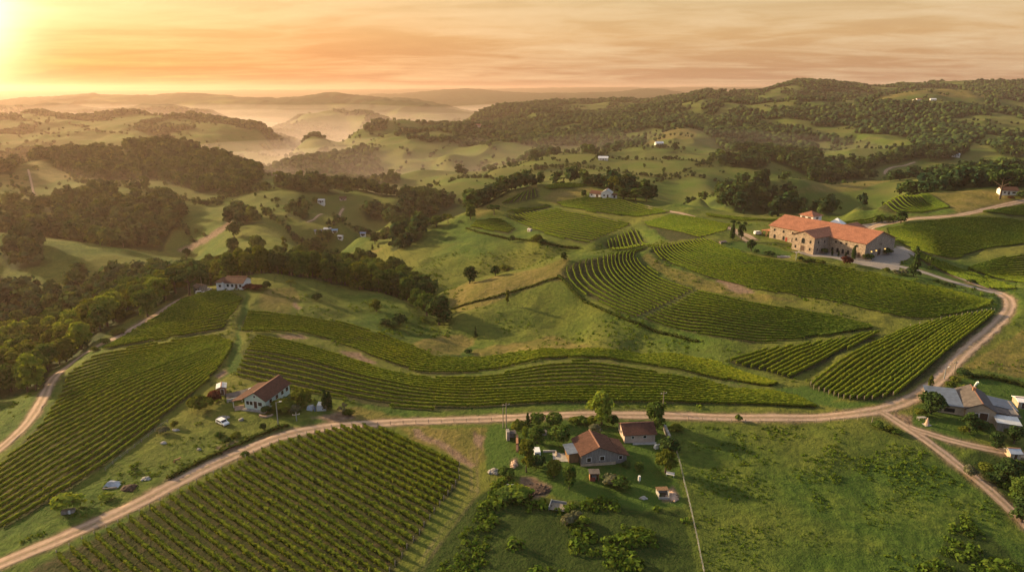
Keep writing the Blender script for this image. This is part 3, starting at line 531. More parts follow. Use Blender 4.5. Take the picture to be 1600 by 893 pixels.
def strip(name, path, wd, mat, lift=.05):
    q = path; tg = np.gradient(q, axis=0); tg /= np.maximum(np.hypot(tg[:, 0], tg[:, 1]), 1e-6)[:, None]; nr = np.c_[-tg[:, 1], tg[:, 0]]
    n = len(q); us = np.array([-1, -.8, -.55, -.3, 0, .3, .55, .8, 1]); vts = []; ac = []
    for u in us:
        e = 1+.75*fbm(q[:, 0]/4+u*3, q[:, 1]/4, 91, 3) if abs(u) > .7 else 1.0
        p = q+nr*(u*wd*.5*np.broadcast_to(e, n)[:, None]); z = hz(p[:, 0], p[:, 1])+lift-(.05 if abs(u) == 1 else 0)-(.05 if abs(abs(u)-.55) < .01 else 0)
        vts.append(np.c_[p, z]); ac.append(np.full(n, abs(u)))
    vts = np.stack(vts, 1).reshape(-1, 3); ac = np.stack(ac, 1).ravel(); m = len(us)
    i = np.arange(n-1)[:, None]*m+np.arange(m-1)[None]; f = np.stack([i, i+m, i+m+1, i+1], -1).reshape(-1, 4)
    o = add_mesh(name, vts, f, mat, smooth=True); o['kind'] = 'structure'
    a = o.data.color_attributes.new('across', 'FLOAT_COLOR', 'POINT'); a.data.foreach_set('color', np.c_[ac, ac, ac, np.ones(len(ac))].astype(np.float32).ravel()); return o
lift = .07
for k, (px, wd, kd) in ROADS.items():
    if kd == 'track': continue
    strip('dirt_road' if kd == 'dirt' else 'gravel_drive', PATHW[k], wd, M_GRAVEL if kd == 'gravel' else M_DIRT, lift); lift += .006
def sheet(name, poly, mat, lift):
    wp = at(*np.array(poly, float).T); bm = bmesh.new(); q = smooth_path(np.r_[wp, wp[:1]], 1.5, 1)[:-1]
    vs_ = [bm.verts.new((x, y, 0)) for x, y in q]; fc = bm.faces.new(vs_); bmesh.ops.triangulate(bm, faces=[fc])
    for _ in range(4): 
        ed = [e for e in bm.edges if e.calc_length() > 2.2]
        if ed: bmesh.ops.subdivide_edges(bm, edges=ed, cuts=1); bmesh.ops.triangulate(bm, faces=[f for f in bm.faces if len(f.verts) > 3])
    for v in bm.verts: v.co.z = float(hz(v.co.x, v.co.y))+lift
    me = bpy.data.meshes.new(name); bm.normal_update(); bm.to_mesh(me); bm.free(); me.materials.append(mat); o = bpy.data.objects.new(name, me); COL.objects.link(o); o['kind'] = 'structure'
    for p in me.polygons: 
        if p.normal.z < 0: p.flip()
    return o
sheet('gravel_yard', YARD, M_GRAVEL, .05)
sheet('gravel_yard', PATIO, M_GRAVEL, .06)

# ------------------------------------------------------------------ vineyards
def vine_material(name, a, b, c):
    t = NT(name); n1 = t.noise(1.5, 4, .6); n2 = t.noise(.035, 3); oi = t.rnd()
    col = t.ramp(n1, [(.32, a), (.52, b), (.70, c)])
    col = t.mix(t.ramp(n2, [(.40, 0), (.65, .5)]), col, t.mix(1.0, col, (1.35, 1.12, .75), 'MULTIPLY'))
    col = t.mix(t.math('MULTIPLY', oi, .30), col, t.mix(1.0, col, (.72, .80, .80), 'MULTIPLY'))
    return t.leafy(col, .30)
M_VINE = vine_material('vine_leaf', (.080, .138, .016), (.170, .225, .025), (.28, .30, .034))
M_VINE_D = vine_material('vine_leaf_dark', (.054, .104, .015), (.112, .172, .024), (.20, .24, .032))
def flat(name, col, rough=.8, spec=.3, metal=0.0, var=.25, sc=3.0):
    t = NT(name); n = t.noise(sc, 4, .6, t.obj()); c2 = tuple(max(0, x*(1-var)) for x in col); c3 = tuple(min(1, x*(1+var)) for x in col)
    return t.done(t.ramp(n, [(.33, c2), (.67, c3)]), rough, spec=spec, metal=metal)
M_VINE_F = vine_material('vine_leaf_front', (.060, .106, .014), (.125, .176, .022), (.22, .24, .030))
M_POST = flat('post_wood', (.26, .22, .17))
PROF = np.array([(-.16, .50), (-.30, .82), (-.36, 1.30), (-.26, 1.56), (.26, 1.56), (.36, 1.30), (.30, .82), (.16, .50)])
def hedge(pts, hs, cards, rng, width=1.0, height=1.0, csize=.34):
    """a trellised row: lumpy foliage wall along pts (n,2) plus loose leaf clumps"""
    n = len(pts); tg = np.gradient(pts, axis=0); tg /= np.maximum(np.hypot(tg[:, 0], tg[:, 1]), 1e-6)[:, None]; nr = np.c_[-tg[:, 1], tg[:, 0]]
    z = hz(pts[:, 0], pts[:, 1]); m = len(PROF); s = rng.uniform(.84, 1.16, (n, 1)); hh = height*rng.uniform(.90, 1.09, (n, 1)); weak = (vnoise(pts[:, 0]/7, pts[:, 1]/7, 77)[:, None] < .12); s = np.where(weak, s*.70, s); hh = np.where(weak, hh*.88, hh)
    lat = PROF[None, :, 0]*width*s*rng.uniform(.70, 1.28, (n, m))+rng.normal(0, .07, (n, 1)); up = PROF[None, :, 1]*hh*rng.uniform(.90, 1.08, (n, m)); up[0] *= .9; up[-1] *= .9; lat[0] *= .5; lat[-1] *= .5
    al = rng.normal(0, .10, (n, m)); p = np.empty((n, m, 3))
    p[..., :2] = pts[:, None]+nr[:, None]*lat[..., None]+tg[:, None]*al[..., None]; p[..., 2] = z[:, None]+up
    i = np.arange(n-1)[:, None]*m+np.arange(m)[None]; j = np.arange(n-1)[:, None]*m+(np.arange(m)[None]+1) % m
    f = np.stack([i, i+m, j+m, j], -1).reshape(-1, 4); vts = p.reshape(-1, 3); fs = [f]
    caps = np.array([list(range(m-1, -1, -1)), [(n-1)*m+k for k in range(m)]]); fs.append(caps)
    if cards:
        k = n*cards; b = rng.integers(0, n, k); q = rng.integers(0, m, k); c = p[b, q]; q2 = p[b, (q+1) % m]; c = c+(q2-c)*rng.random((k, 1)); ctr = np.c_[pts[b], z[b]+1.1]; c = c+(c-ctr)*rng.uniform(-.08, .34, (k, 1)); c[:, :2] += tg[b]*rng.uniform(-.3, .3, (k, 1))
        no = c-ctr; no[:, 2] += .35; no /= np.maximum(np.linalg.norm(no, axis=1), 1e-6)[:, None]; no += rng.normal(0, .38, (k, 3)); e1 = np.cross(no, rng.normal(size=(k, 3))); e1 /= np.maximum(np.linalg.norm(e1, axis=1), 1e-6)[:, None]; e2 = np.cross(no, e1); e2 /= np.maximum(np.linalg.norm(e2, axis=1), 1e-6)[:, None]; sz = csize*rng.uniform(.5, 1.25, (k, 1))
        cv = np.stack([c-e1*sz*.5-e2*sz*.5, c+e1*sz*.5-e2*sz*.4, c+e1*sz*.5+e2*sz*.5, c-e1*sz*.4+e2*sz*.5], 1).reshape(-1, 3)
        fs.append(len(vts)+np.arange(k*4).reshape(k, 4)); vts = np.r_[vts, cv]
    return vts, fs
def resample(p, n=None, step=None):
    d = np.r_[0, np.cumsum(np.hypot(*np.diff(p, axis=0).T))]; n = n or max(3, int(round(d[-1]/step))+1); u = np.linspace(0, d[-1], n)
    return np.c_[np.interp(u, d, p[:, 0]), np.interp(u, d, p[:, 1])]
def rows(block, guides, spacing, ext=(14, 14), mul=1):
    G = []
    for g in guides:
        w_ = smooth_path(at(*np.array(g, float).T), 2.0, 2); a = w_[0]-w_[min(3, len(w_)-1)]; b = w_[-1]-w_[max(-4, -len(w_))]
        w_ = np.r_[[w_[0]+a/max(np.hypot(*a), .1)*ext[0]], w_, [w_[-1]+b/max(np.hypot(*b), .1)*ext[1]]]; G.append(resample(w_, 220))
    out = []
    for g0, g1 in zip(G[:-1], G[1:]):
        n = max(1, int(round(np.median(np.hypot(*(g1-g0).T))/spacing)))
        for i in range(n): out.append(g0+(g1-g0)*(i/n))
    out.append(G[-1]); poly = np.array(V[block]); runs = []; ya, yb = BLK_Y[block]
    for r in out:
        r = resample(r, step=.5); px, py = proj(r[:, 0], r[:, 1], hz(r[:, 0], r[:, 1])); m = inpoly(px, py, poly) & (r[:, 1] > ya) & (r[:, 1] < yb)
        if block == 'winery low':
            q = PATHW['vine divide']; dd = ((r[:, None]-q[None])**2).sum(-1).min(1); m &= dd > 1.2
        idx = np.nonzero(m)[0]
        if not len(idx): continue
        for seg in np.split(idx, np.nonzero(np.diff(idx) > 3)[0]+1):
            if len(seg) > 11: runs.append(r[seg[0]:seg[-1]+1])
    return runs
VG = {
 'front': ([[(100,880),(330,1100)],[(291,761),(482,895)],[(370,725),(615,884)],[(478,681),(692,795)],[(583,667),(718,730)]], 2.4, 14, M_VINE_F, 'trellised vine row in the foreground vineyard below the dirt road'),
 'left low': ([[(-40,846),(0,825),(79,786),(157,731),(244,664),(300,621),(345,585),(368,560)],[(-60,740),(-10,700),(66,658),(184,598),(289,561),(366,533)],[(85,580),(110,563),(150,549),(200,542),(260,534),(330,525),(370,520)]], 2.6, 7, M_VINE, 'yellow-green vine row of the large vineyard between the left dirt road and the green house'),
 'left high': ([[(150,552),(200,542),(260,533),(330,522),(358,513)],[(185,530),(258,506),(320,490),(380,468)],[(268,476),(310,459),(345,452),(372,449)]], 2.6, 5, M_VINE, 'vine row on the brow of the hill just below the white hilltop house'),
 'mid low': ([[(350,582),(412,600),(465,609),(554,627),(649,642),(780,638),(885,631),(1069,631),(1200,634),(1290,638)],[(378,546),(491,563),(570,589),(622,602),(701,613),(780,614),(911,606),(1000,606),(1100,613),(1200,622),(1290,633)],[(388,520),(440,528),(491,539),(544,557),(591,573),(622,581),(675,589),(727,589),(780,583),(846,567),(911,561),(964,567),(1016,578),(1095,591),(1147,606),(1200,610),(1290,632)]], 2.1, 6, M_VINE, 'long curved vine row running beside the middle stretch of the dirt road'),
 'mid high': ([[(376,520),(465,521),(517,533),(570,554),(622,575),(662,585),(701,588),(780,578),(846,562),(911,559),(964,565),(1042,577),(1121,593),(1200,605)],[(389,484),(439,489),(499,498),(544,505),(596,521),(649,542),(675,555),(714,561),(780,554),(846,546),(937,545),(990,551),(1069,555),(1121,566),(1161,582),(1217,600)]], 2.1, 5, M_VINE, 'vine row in the upper wavy band above the grassy track'),
 'right big': ([[(1255,612),(1300,574),(1352,544),(1421,511),(1450,502)],[(1319,623),(1420,553),(1511,493)],[(1392,622),(1470,556),(1558,485)]], 2.3, 7, M_VINE, 'widely spaced vine row running down to the bend of the right dirt road'),
 'right small': ([[(1130,568),(1180,551),(1235,536)],[(1196,582),(1262,546),(1310,528)],[(1238,593),(1311,554),(1378,516)]], 3.0, 6, M_VINE, 'vine row in the small wedge-shaped block left of the right-hand vineyard'),
 'winery low': ([[(890,413),(879,424),(886,441),(911,460),(951,481),(998,499),(1042,512),(1095,525),(1174,539),(1240,534),(1310,525),(1374,515)],[(946,398),(938,410),(943,428),(962,450),(997,470),(1042,485),(1121,501),(1200,512),(1290,517),(1372,513)],[(1012,388),(990,396),(991,407),(1008,417),(1034,433),(1090,455),(1180,474),(1232,483),(1311,498),(1372,511)]], 2.5, 4, M_VINE_D, 'terraced vine row curving round the lower slope under the winery'),
 'winery high': ([[(1024,386),(1014,394),(1026,404),(1060,419),(1103,434),(1190,456),(1285,469),(1337,481),(1403,499),(1440,502),(1500,493),(1562,483)],[(1108,372),(1114,378),(1140,390),(1180,401),(1234,410),(1301,417),(1368,428),(1442,445),(1521,461),(1560,475)]], 2.5, 4, M_VINE_D, 'dark green vine row on the slope directly below the stone winery'),
 'right slope': ([[(1380,372),(1420,387),(1470,404),(1496,408),(1520,397),(1560,387),(1620,381)],[(1378,357),(1430,349),(1500,342),(1560,342),(1620,347)]], 2.7, 3, M_VINE_D, 'dark vine row contouring the hillside right of the winery'),
 'road band': ([[(1420,396),(1450,414),(1500,434),(1560,456),(1590,462)],[(1424,387),(1455,402),(1510,424),(1562,439),(1590,448)]], 2.7, 3, M_VINE_D, 'vine row in the narrow band beside the drive up to the winery'),
 'right corner': ([[(1512,424),(1545,434),(1580,444),(1625,452)],[(1510,419),(1560,403),(1620,395)]], 2.7, 3, M_VINE_D, 'vine row in the shaded hollow at the right edge below the terrace'),
}
seeds = 100; n_rows = 0
STUFF_V = []
for k, (gd, sp, cards, mt, lab) in VG.items():
    if k in ('road band', 'right corner'): STUFF_V += rows(k, gd, sp); continue
    for r in rows(k, gd, sp):
        seeds += 1; rng = np.random.default_rng(seeds); p = resample(r, step=.55 if cards > 4 else .8); o3 = np.r_[p[len(p)//2], hz(*p[len(p)//2])]
        v_, f_ = hedge(p, .55, cards, rng, width={'front': .72, 'right big': .86, 'right small': .86}.get(k, .66), height={'front': 1.0, 'right big': .95, 'right small': .92}.get(k, .72), csize=.30)
        o = add_mesh('vine_row', v_-o3, f_, mt, loc=tuple(o3)); n_rows += 1
        tag(o, lab, 'vine row', 'vine rows: '+lab.split(' vine row ')[-1].replace('vine row ', ''))
        if k in ('front', 'right big'):
            for e, d in ((0, 1), (-1, -2)):
                q = p[e]; t_ = p[e]-p[d]; t_ /= max(np.hypot(*t_), .1); q = q+t_*.35; zz = float(hz(*q)); r_ = .07; h_ = 1.75
                bx = np.array([(sx*r_, sy*r_, z_) for z_ in (-.2, h_) for sx, sy in ((-1,-1),(1,-1),(1,1),(-1,1))])+np.array([q[0], q[1], zz])-o3; bx[4:, :2] += t_*.25
                add_mesh('end_post', bx, np.array([(0,1,5,4),(1,2,6,5),(2,3,7,6),(3,0,4,7),(4,5,6,7),(3,2,1,0)]), M_POST, parent=o)
print('vine rows', n_rows)
FAR = {'hill a': ([[(735,356),(793,367)],[(743,345),(806,345)]], 2.8), 'hill b': ([[(780,336),(851,367),(916,384)],[(860,326),(930,337),(990,350)]], 3.6), 'hill c': ([[(868,319),(920,333),(995,342)],[(880,310),(980,312),(1050,331)]], 3.0),
 'hill d': ([[(786,333),(866,325)],[(790,328),(862,319)]], 2.8), 'hill e': ([[(784,319),(812,303)],[(822,314),(826,297)],[(846,309),(838,293)]], 3.6), 'hill f': ([[(848,296),(930,293)],[(850,290),(930,287)]], 3), 'hill g': ([[(940,381),(962,394)],[(990,356),(1020,384)]], 3.6), 'hill h': ([[(1004,350),(1100,373)],[(1047,335),(1145,352)]], 3.2),
 'golden': ([[(1340,318),(1385,335),(1445,335)],[(1400,307),(1440,318),(1486,326)],[(1450,302),(1475,312),(1490,322)]], 3.6), 'right top': ([[(1530,335),(1640,343)],[(1540,329),(1640,315)]], 2.8)}
vv, ff, nv = [], [[], []], 0
for k, (gd, sp) in FAR.items():
    for r in rows(k, gd, sp, (8, 8)):
        rng = np.random.default_rng(nv+5); p = resample(r, step=1.4); a, b = hedge(p, 1.4, 0, rng, width=1.15, height=.85); ff[0].append(b[0]+nv); vv.append(a); nv += len(a)
for r in STUFF_V:
    a, b = hedge(resample(r, step=1.0), 1, 0, np.random.default_rng(nv), .85, .82); ff[0].append(b[0]+nv); vv.append(a); nv += len(a)
q = smooth_path(at(*np.array([(1105,338),(1150,344),(1200,348),(1300,350),(1385,346)], float).T), 1.5)
for off in (0, 2.6, 5.2):
    a, b = hedge(q+np.array([.1, 1])*off, 1.5, 0, np.random.default_rng(3), 1.0, 1.05); ff[0].append(b[0]+nv); vv.append(a); nv += len(a)
o = add_mesh('far_vine_rows', np.concatenate(vv), np.concatenate(ff[0]), M_VINE_D); o['kind'] = 'stuff'
# ------------------------------------------------------------------ trees
def tree_leaf(name, a, b, c, tr=.30):
    t = NT(name); n1 = t.noise(.55, 4, .6); oi = t.rnd()
    col = t.ramp(n1, [(.33, a), (.50, b), (.70, c)]); col = t.mix(t.math('MULTIPLY', oi, .45), col, t.mix(1.0, col, (.62, .72, .70), 'MULTIPLY'))
    return t.leafy(col, tr)
M_LEAF = tree_leaf('leaf_green', (0.046, 0.084, 0.019), (0.084, 0.134, 0.028), (0.151, 0.193, 0.038))
M_LEAF_L = tree_leaf('leaf_light', (0.109, 0.174, 0.026), (0.191, 0.261, 0.039), (0.294, 0.326, 0.057), .4)
M_LEAF_D = tree_leaf('leaf_dark', (0.025, 0.051, 0.018), (0.046, 0.081, 0.024), (0.085, 0.119, 0.034), .2)
M_LEAF_O = tree_leaf('leaf_olive', (0.061, 0.088, 0.015), (0.116, 0.143, 0.024), (0.193, 0.204, 0.035), .35)
M_LEAF_G = tree_leaf('leaf_grey', (0.098, 0.111, 0.058), (0.156, 0.163, 0.091), (0.221, 0.208, 0.130), .3)
M_LEAF_R = tree_leaf('leaf_red', (0.063, 0.020, 0.017), (0.105, 0.031, 0.025), (0.140, 0.049, 0.035), .3)
M_BARK = flat('bark', (.085, .062, .045), .9)
M_BARK_P = flat('bark_pale', (.26, .23, .19), .9)
def cards_at(c, sz, rng, out=None):
    """small leaf sprays; those of a crown lie roughly across the outward direction"""
    k = len(c); no = rng.normal(size=(k, 3)) if out is None else out+np.array([0, 0, .25])+rng.normal(0, .50, (k, 3))
    e1 = np.cross(no, rng.normal(size=(k, 3))); e1 /= np.maximum(np.linalg.norm(e1, axis=1), 1e-6)[:, None]; e2 = np.cross(no, e1); e2 /= np.maximum(np.linalg.norm(e2, axis=1), 1e-6)[:, None]
    s = (sz*rng.uniform(.55, 1.25, k))[:, None]
    return np.stack([c-e1*s*.5-e2*s*.35, c+e1*s*.35-e2*s*.5, c+e1*s*.5+e2*s*.4, c-e1*s*.4+e2*s*.5], 1).reshape(-1, 3), np.arange(k*4).reshape(k, 4)
def lobes_for(kind, rng):
    """lobes (centre, radii) of a crown standing on z = 0, total height 1"""
    L = []
    if kind == 'round':
        for _ in range(19):
            a = rng.uniform(0, 6.28); z = rng.uniform(.22, .84); r = rng.uniform(.08, .34)*math.sin(min(3.0, max(.35, (z+.05)*3.0))); L.append(((r*math.cos(a), r*math.sin(a), z), np.array([.19, .19, .15])*rng.uniform(.75, 1.25)))
        L.append(((0, 0, .55), np.array([.31, .31, .33])))
    elif kind == 'tall':
        for k in range(15):
            z = .26+.64*k/14; r = .17*math.sin(min(1, (z-.12)/.88)*3.0)+.02; a = rng.uniform(0, 6.28); L.append(((r*math.cos(a), r*math.sin(a), z), np.array([.15, .15, .11])*rng.uniform(.8, 1.3)))
    elif kind == 'umbrella':
        for k in range(13):
            a = rng.uniform(0, 6.28); r = rng.uniform(.08, .52); L.append(((r*math.cos(a), r*math.sin(a), rng.uniform(.72, .86)), np.array([.21, .21, .10])*rng.uniform(.8, 1.2)))
        for k in range(4):
            a = rng.uniform(0, 6.28); r = rng.uniform(.2, .5); L.append(((r*math.cos(a), r*math.sin(a), rng.uniform(.50, .66)), np.array([.15, .15, .08])))
    elif kind == 'cypress':
        for k in range(11):
            z = .10+.82*k/10; r = .155*(1-((z-.30)/.80)**2) if z > .3 else .14; L.append(((rng.normal(0, .015), rng.normal(0, .015), z), np.array([max(r, .05), max(r, .05), .10])))
    elif kind == 'conifer':
        for k in range(14):
            z = .12+.80*k/13; r = .26*(1-z)+.03; a = rng.uniform(0, 6.28); L.append(((r*.5*math.cos(a), r*.5*math.sin(a), z), np.array([r, r, .06])))
    elif kind == 'bush':
        for _ in range(9):
            a = rng.uniform(0, 6.28); r = rng.uniform(0, .38); L.append(((r*math.cos(a), r*math.sin(a), rng.uniform(.30, .62)), np.array([.30, .30, .28])*rng.uniform(.7, 1.2)))
    elif kind == 'ball':
        L.append(((0, 0, .54), np.array([.46, .46, .46]))); 
        for _ in range(6): a = rng.uniform(0, 6.28); L.append(((.25*math.cos(a), .25*math.sin(a), rng.uniform(.35, .75)), np.array([.25, .25, .25])))
    elif kind == 'loose':
        for _ in range(12):
            a = rng.uniform(0, 6.28); r = rng.uniform(.1, .42); z = rng.uniform(.42, .88); L.append(((r*math.cos(a), r*math.sin(a), z), np.array([.12, .12, .10])*rng.uniform(.7, 1.3)))
    return L
def crown_mesh(kind, seed, n, size, h=1.0):
    rng = np.random.default_rng(seed); L = lobes_for(kind, rng); vol = np.array([np.prod(r)**(2/3) for _, r in L]); vol /= vol.sum(); pick = rng.choice(len(L), n, p=vol)
    d = rng.normal(size=(n, 3)); d /= np.linalg.norm(d, axis=1)[:, None]; d[:, 2] = np.where(d[:, 2] < -.35, -d[:, 2], d[:, 2]); rad = rng.uniform(.55, 1.06, n)**.6
    c = np.array([L[i][0] for i in pick])+d*rad[:, None]*np.array([L[i][1] for i in pick])
    v, f = cards_at(c, np.full(n, size), rng, d); return v, f
def blob(center, radii, rng, sub=1):
    bm = bmesh.new(); bmesh.ops.create_icosphere(bm, subdivisions=sub, radius=1); v = np.array([x.co[:] for x in bm.verts]); f = np.array([[x.index for x in y.verts] for y in bm.faces]); bm.free()
    v = v*(1+rng.uniform(-.22, .22, (len(v), 1))); return v*radii+np.array(center), f
def limb(p0, p1, r0, r1, n=6):
    a = np.array(p0, float); b = np.array(p1, float); d = b-a; d /= np.linalg.norm(d); u = np.cross(d, [0.3, .9, .1]); u /= np.linalg.norm(u); w_ = np.cross(d, u)
    t = np.arange(n)*2*math.pi/n; ring = np.cos(t)[:, None]*u+np.sin(t)[:, None]*w_; v = np.r_[a+ring*r0, b+ring*r1]; i = np.arange(n); return v, np.stack([i, (i+1) % n, (i+1) % n+n, i+n], 1)
def join(parts):
    vs_, f4, f3, n = [], [], [], 0
    for v, f in parts:
        (f4 if f.shape[1] == 4 else f3).append(f+n); vs_.append(v); n += len(v)
    return np.concatenate(vs_), ([np.concatenate(f4)] if f4 else [])+([np.concatenate(f3)] if f3 else [])
def trunk_mesh(kind, seed):
    rng = np.random.default_rng(seed+900); top = {'round': .55, 'tall': .85, 'umbrella': .78, 'cypress': .5, 'conifer': .9, 'loose': .6}.get(kind, .5); r = {'round': .035, 'tall': .022, 'umbrella': .034, 'cypress': .02, 'conifer': .022, 'loose': .022}.get(kind, .03)
    x, y = rng.normal(0, .02, 2); ps = [limb((0, 0, -.06), (x, y, top*.5), r*1.25, r*.85, 7), limb((x, y, top*.5), (x*.5, -y, top), r*.85, r*.35, 7)]
    if kind in ('round', 'umbrella', 'loose', 'tall'):
        for k in range(5):
            a = k*1.26+rng.uniform(-.3, .3); q = {'umbrella': .42, 'tall': .12}.get(kind, .24); z0 = top*rng.uniform(.45, .75); ps.append(limb((x, y, z0), (q*math.cos(a), q*math.sin(a), min(.8, z0+.22)), r*.55, r*.18, 5))
    return join(ps)
PROTO = {}
def mesh_only(name, v, f, mat, smooth=False):
    o = add_mesh(name, v, f, mat, smooth=smooth); me = o.data; bpy.data.objects.remove(o); return me
def proto(kind, seed, n, size, mat, bark=None):
    key = (kind, seed, mat.name)
    if key not in PROTO:
        PROTO[key] = (mesh_only(kind+'_crown', *crown_mesh(kind, seed, n, size), mat), None if kind in ('bush', 'ball') else mesh_only(kind+'_trunk', *trunk_mesh(kind, seed), bark or M_BARK, True))
    return PROTO[key]
DENS = {'round': (1900, .075), 'tall': (1200, .065), 'umbrella': (1500, .085), 'cypress': (1000, .055), 'conifer': (1100, .065), 'bush': (520, .15), 'ball': (620, .12), 'loose': (600, .07)}
NTREE = [0]
def tree(name, kind, x, y, height, spread, mat, label, group=None, seed=0, cat='tree', bark=None):
    n, s = DENS[kind]; cm, tm = proto(kind, seed, n, s, mat, bark); NTREE[0] += 1
    rz = (seed*1.7+NTREE[0]*2.399) % 6.283; loc = (x, y, float(hz(x, y))-(.05 if tm else .08))
    if tm is None:
        o = bpy.data.objects.new(name, cm); COL.objects.link(o); o.location = loc; o.rotation_euler.z = rz; o.scale = (spread, spread, height); return tag(o, label, cat, group)
    r = bpy.data.objects.new(name, None); COL.objects.link(r); r.location = loc; r.rotation_euler.z = rz; r.scale = (spread, spread, height); r.empty_display_size = .1
    for nm, me in (('crown', cm), ('trunk', tm)):
        o = bpy.data.objects.new(nm, me); COL.objects.link(o); o.parent = r
    return tag(r, label, cat, group)
def tree_px(name, kind, px, py, hpx, spread_ratio, mat, label, **k):
    """foot of the tree at a pixel, its height given in pixels of the photograph"""
    p = at(px, py)[0]; f = p[1]*CP-(p[2]-CAMH)*SP; h = hpx*f/FPX/math.cos(R(10))
    return tree(name, kind, p[0], p[1], h, h*spread_ratio, mat, label, **k)

# woods: nearest trees one by one, the rest as one mass
def grid_pts(x0, x1, y0, y1, s, rng):
    xs = np.arange(x0, x1, s); ys = np.arange(y0, y1, s*.9); X, Y = np.meshgrid(xs, ys); X = X+rng.uniform(-.45, .45, X.shape)*s; Y = Y+rng.uniform(-.45, .45, Y.shape)*s; return X.ravel(), Y.ravel()
def field(raster, x, y):
    fa = np.clip(np.round((x/y-A0)/(A1-A0)*(NA-1)), 0, NA-1).astype(int); fl = np.clip(np.round((np.log(np.maximum(y, 63))-LY0)/(LY1-LY0)*(NY-1)), 0, NY-1).astype(int); return raster[fl, fa]
def in_px(x, y, poly):
    px, py = proj(x, y, hz(x, y)); return inpoly(px, py, np.array(poly))
rng = np.random.default_rng(21)
def near_wood(poly, ya, yb, s, hr, mats, kinds, label, group, name='broadleaf_tree', x=(-330, 60), keep=None):
    X, Y = grid_pts(x[0], x[1], ya, yb, s, rng); m = in_px(X, Y, poly) & (np.abs(X/Y) < .88)
    m &= field(rmask, X, Y) < .05
    for X_, Y_ in zip(X[m], Y[m]):
        k = rng.integers(0, len(kinds)); h = rng.uniform(*hr); mt = mats[rng.integers(0, len(mats))]
        tree(name, kinds[k], X_, Y_, h, h*rng.uniform(.82, 1.15)*(.9 if kinds[k] == 'round' else 1), mt, label, group=group, seed=int(rng.integers(0, 4)))
near_wood(FOREST_NEAR[5][0], 205, 330, 9.3, (9, 14), [M_LEAF, M_LEAF, M_LEAF_O, M_LEAF_L], ['round', 'round', 'round', 'tall'], 'round-crowned tree of the wood sloping down left of the left dirt road', 'trees of the wood left of the left dirt road', x=(-330, -90))
n_a = NTREE[0]
near_wood(FOREST_NEAR[4][0], 318, 440, 9.8, (11, 15), [M_LEAF, M_LEAF, M_LEAF_O, M_LEAF_D], ['round', 'round', 'round', 'tall'], 'tree of the dark belt of woodland behind the hilltop meadow', 'trees of the woodland belt behind the hilltop meadow', x=(-230, 0))
print('near wood trees', n_a, NTREE[0])
# the same woods from further off
def mass(zone_raster, x0, x1, y0, y1, s, hr, kind, seeds=6, excl=None, cards=90, csize=.22):
    X, Y = grid_pts(x0, x1, y0, y1, s, rng); m = (np.abs(X/Y) < .92) & (field(zone_raster, X, Y) > .5)
    if excl is not None: m &= ~excl(X, Y)
    X, Y = X[m], Y[m]; out_v, out_f, out_t, nv = [], [], [], 0; protos = []
    for k in range(seeds):
        r_ = np.random.default_rng(500+k)
        if kind == 'far':
            ps = [blob((r_.uniform(-.12, .12), r_.uniform(-.12, .12), .55), np.array([.40, .40, .46])*r_.uniform(.9, 1.1), r_, 1)]
            for _ in range(2): a = r_.uniform(0, 6.28); ps.append(blob((.26*math.cos(a), .26*math.sin(a), r_.uniform(.45, .75)), np.array([.24, .24, .24]), r_, 1))
            protos.append(join(ps)[0:2])
        else: protos.append(tuple(x if i == 0 else [x] for i, x in enumerate(crown_mesh('round' if k < 5 else 'tall', 40+k, cards, csize))))
    which = rng.integers(0, seeds, len(X)); hh = rng.uniform(hr[0], hr[1], len(X))*(1-.25*(rng.random(len(X)) < .3)); Z = hz(X, Y)
    for k in range(seeds):
        i = np.nonzero(which == k)[0]; v, f = protos[k]; f = f[0]; a = rng.uniform(0, 6.283, len(i)); c, s_ = np.cos(a)[:, None], np.sin(a)[:, None]; h = hh[i][:, None]; wd = h*rng.uniform(.85, 1.2, (len(i), 1))
        vx = (v[None, :, 0]*c-v[None, :, 1]*s_)*wd+X[i][:, None]; vy = (v[None, :, 0]*s_+v[None, :, 1]*c)*wd+Y[i][:, None]; vz_ = v[None, :, 2]*h+Z[i][:, None]-.6
        out_v.append(np.stack([vx, vy, vz_], -1).reshape(-1, 3)); out_f.append((f[None]+np.arange(len(i))[:, None, None]*len(v)+nv).reshape(-1, f.shape[1])); nv += len(i)*len(v); out_t.append(np.repeat(rng.random(len(i)), len(v)))
    return np.concatenate(out_v), np.concatenate(out_f), len(X), np.concatenate(out_t)
def excl(X, Y): return (in_px(X, Y, FOREST_NEAR[5][0]) & (Y < 330)) | (in_px(X, Y, FOREST_NEAR[4][0]) & (Y < 440))
v1, f1, c1, t1 = mass(fz, -900, 900, 205, 1120, 9.2, (10.5, 17), 'mid', excl=excl, cards=130, csize=.19)
v2, f2, c2, t2 = mass(fz, -2300, 2600, 1120, 2900, 11.4, (8, 15), 'far', seeds=5)
print('woodland', c1, c2, len(v1), len(v2))
opn = ((fz < .5) & (vz < .1) & (bz < .1) & (rmask < .05)).astype(np.float32)
def not_scattered(X, Y):            # keep hedge lines between fields and a few loose trees
    u = (X*.62+Y*.78)/85+1.6*fbm(X/160, Y/160, 97, 2); v = (X*.80-Y*.60)/130+1.8*fbm(X/190, Y/190, 99, 2)
    line = ((np.abs(u-np.round(u)) < .028) | (np.abs(v-np.round(v)) < .020)) & (vnoise(X/60, Y/60, 101) > np.where(Y > 1120, .50, .38))
    return ~(line | ((rng.random(len(X)) < np.where(Y > 1120, .009, .020)) & (vnoise(X/80, Y/80, 103) > .35)))
v3, f3, c3, t3 = mass(opn, -700, 500, 560, 1120, 4.6, (2.5, 7.5), 'mid', excl=not_scattered, cards=60, csize=.26)
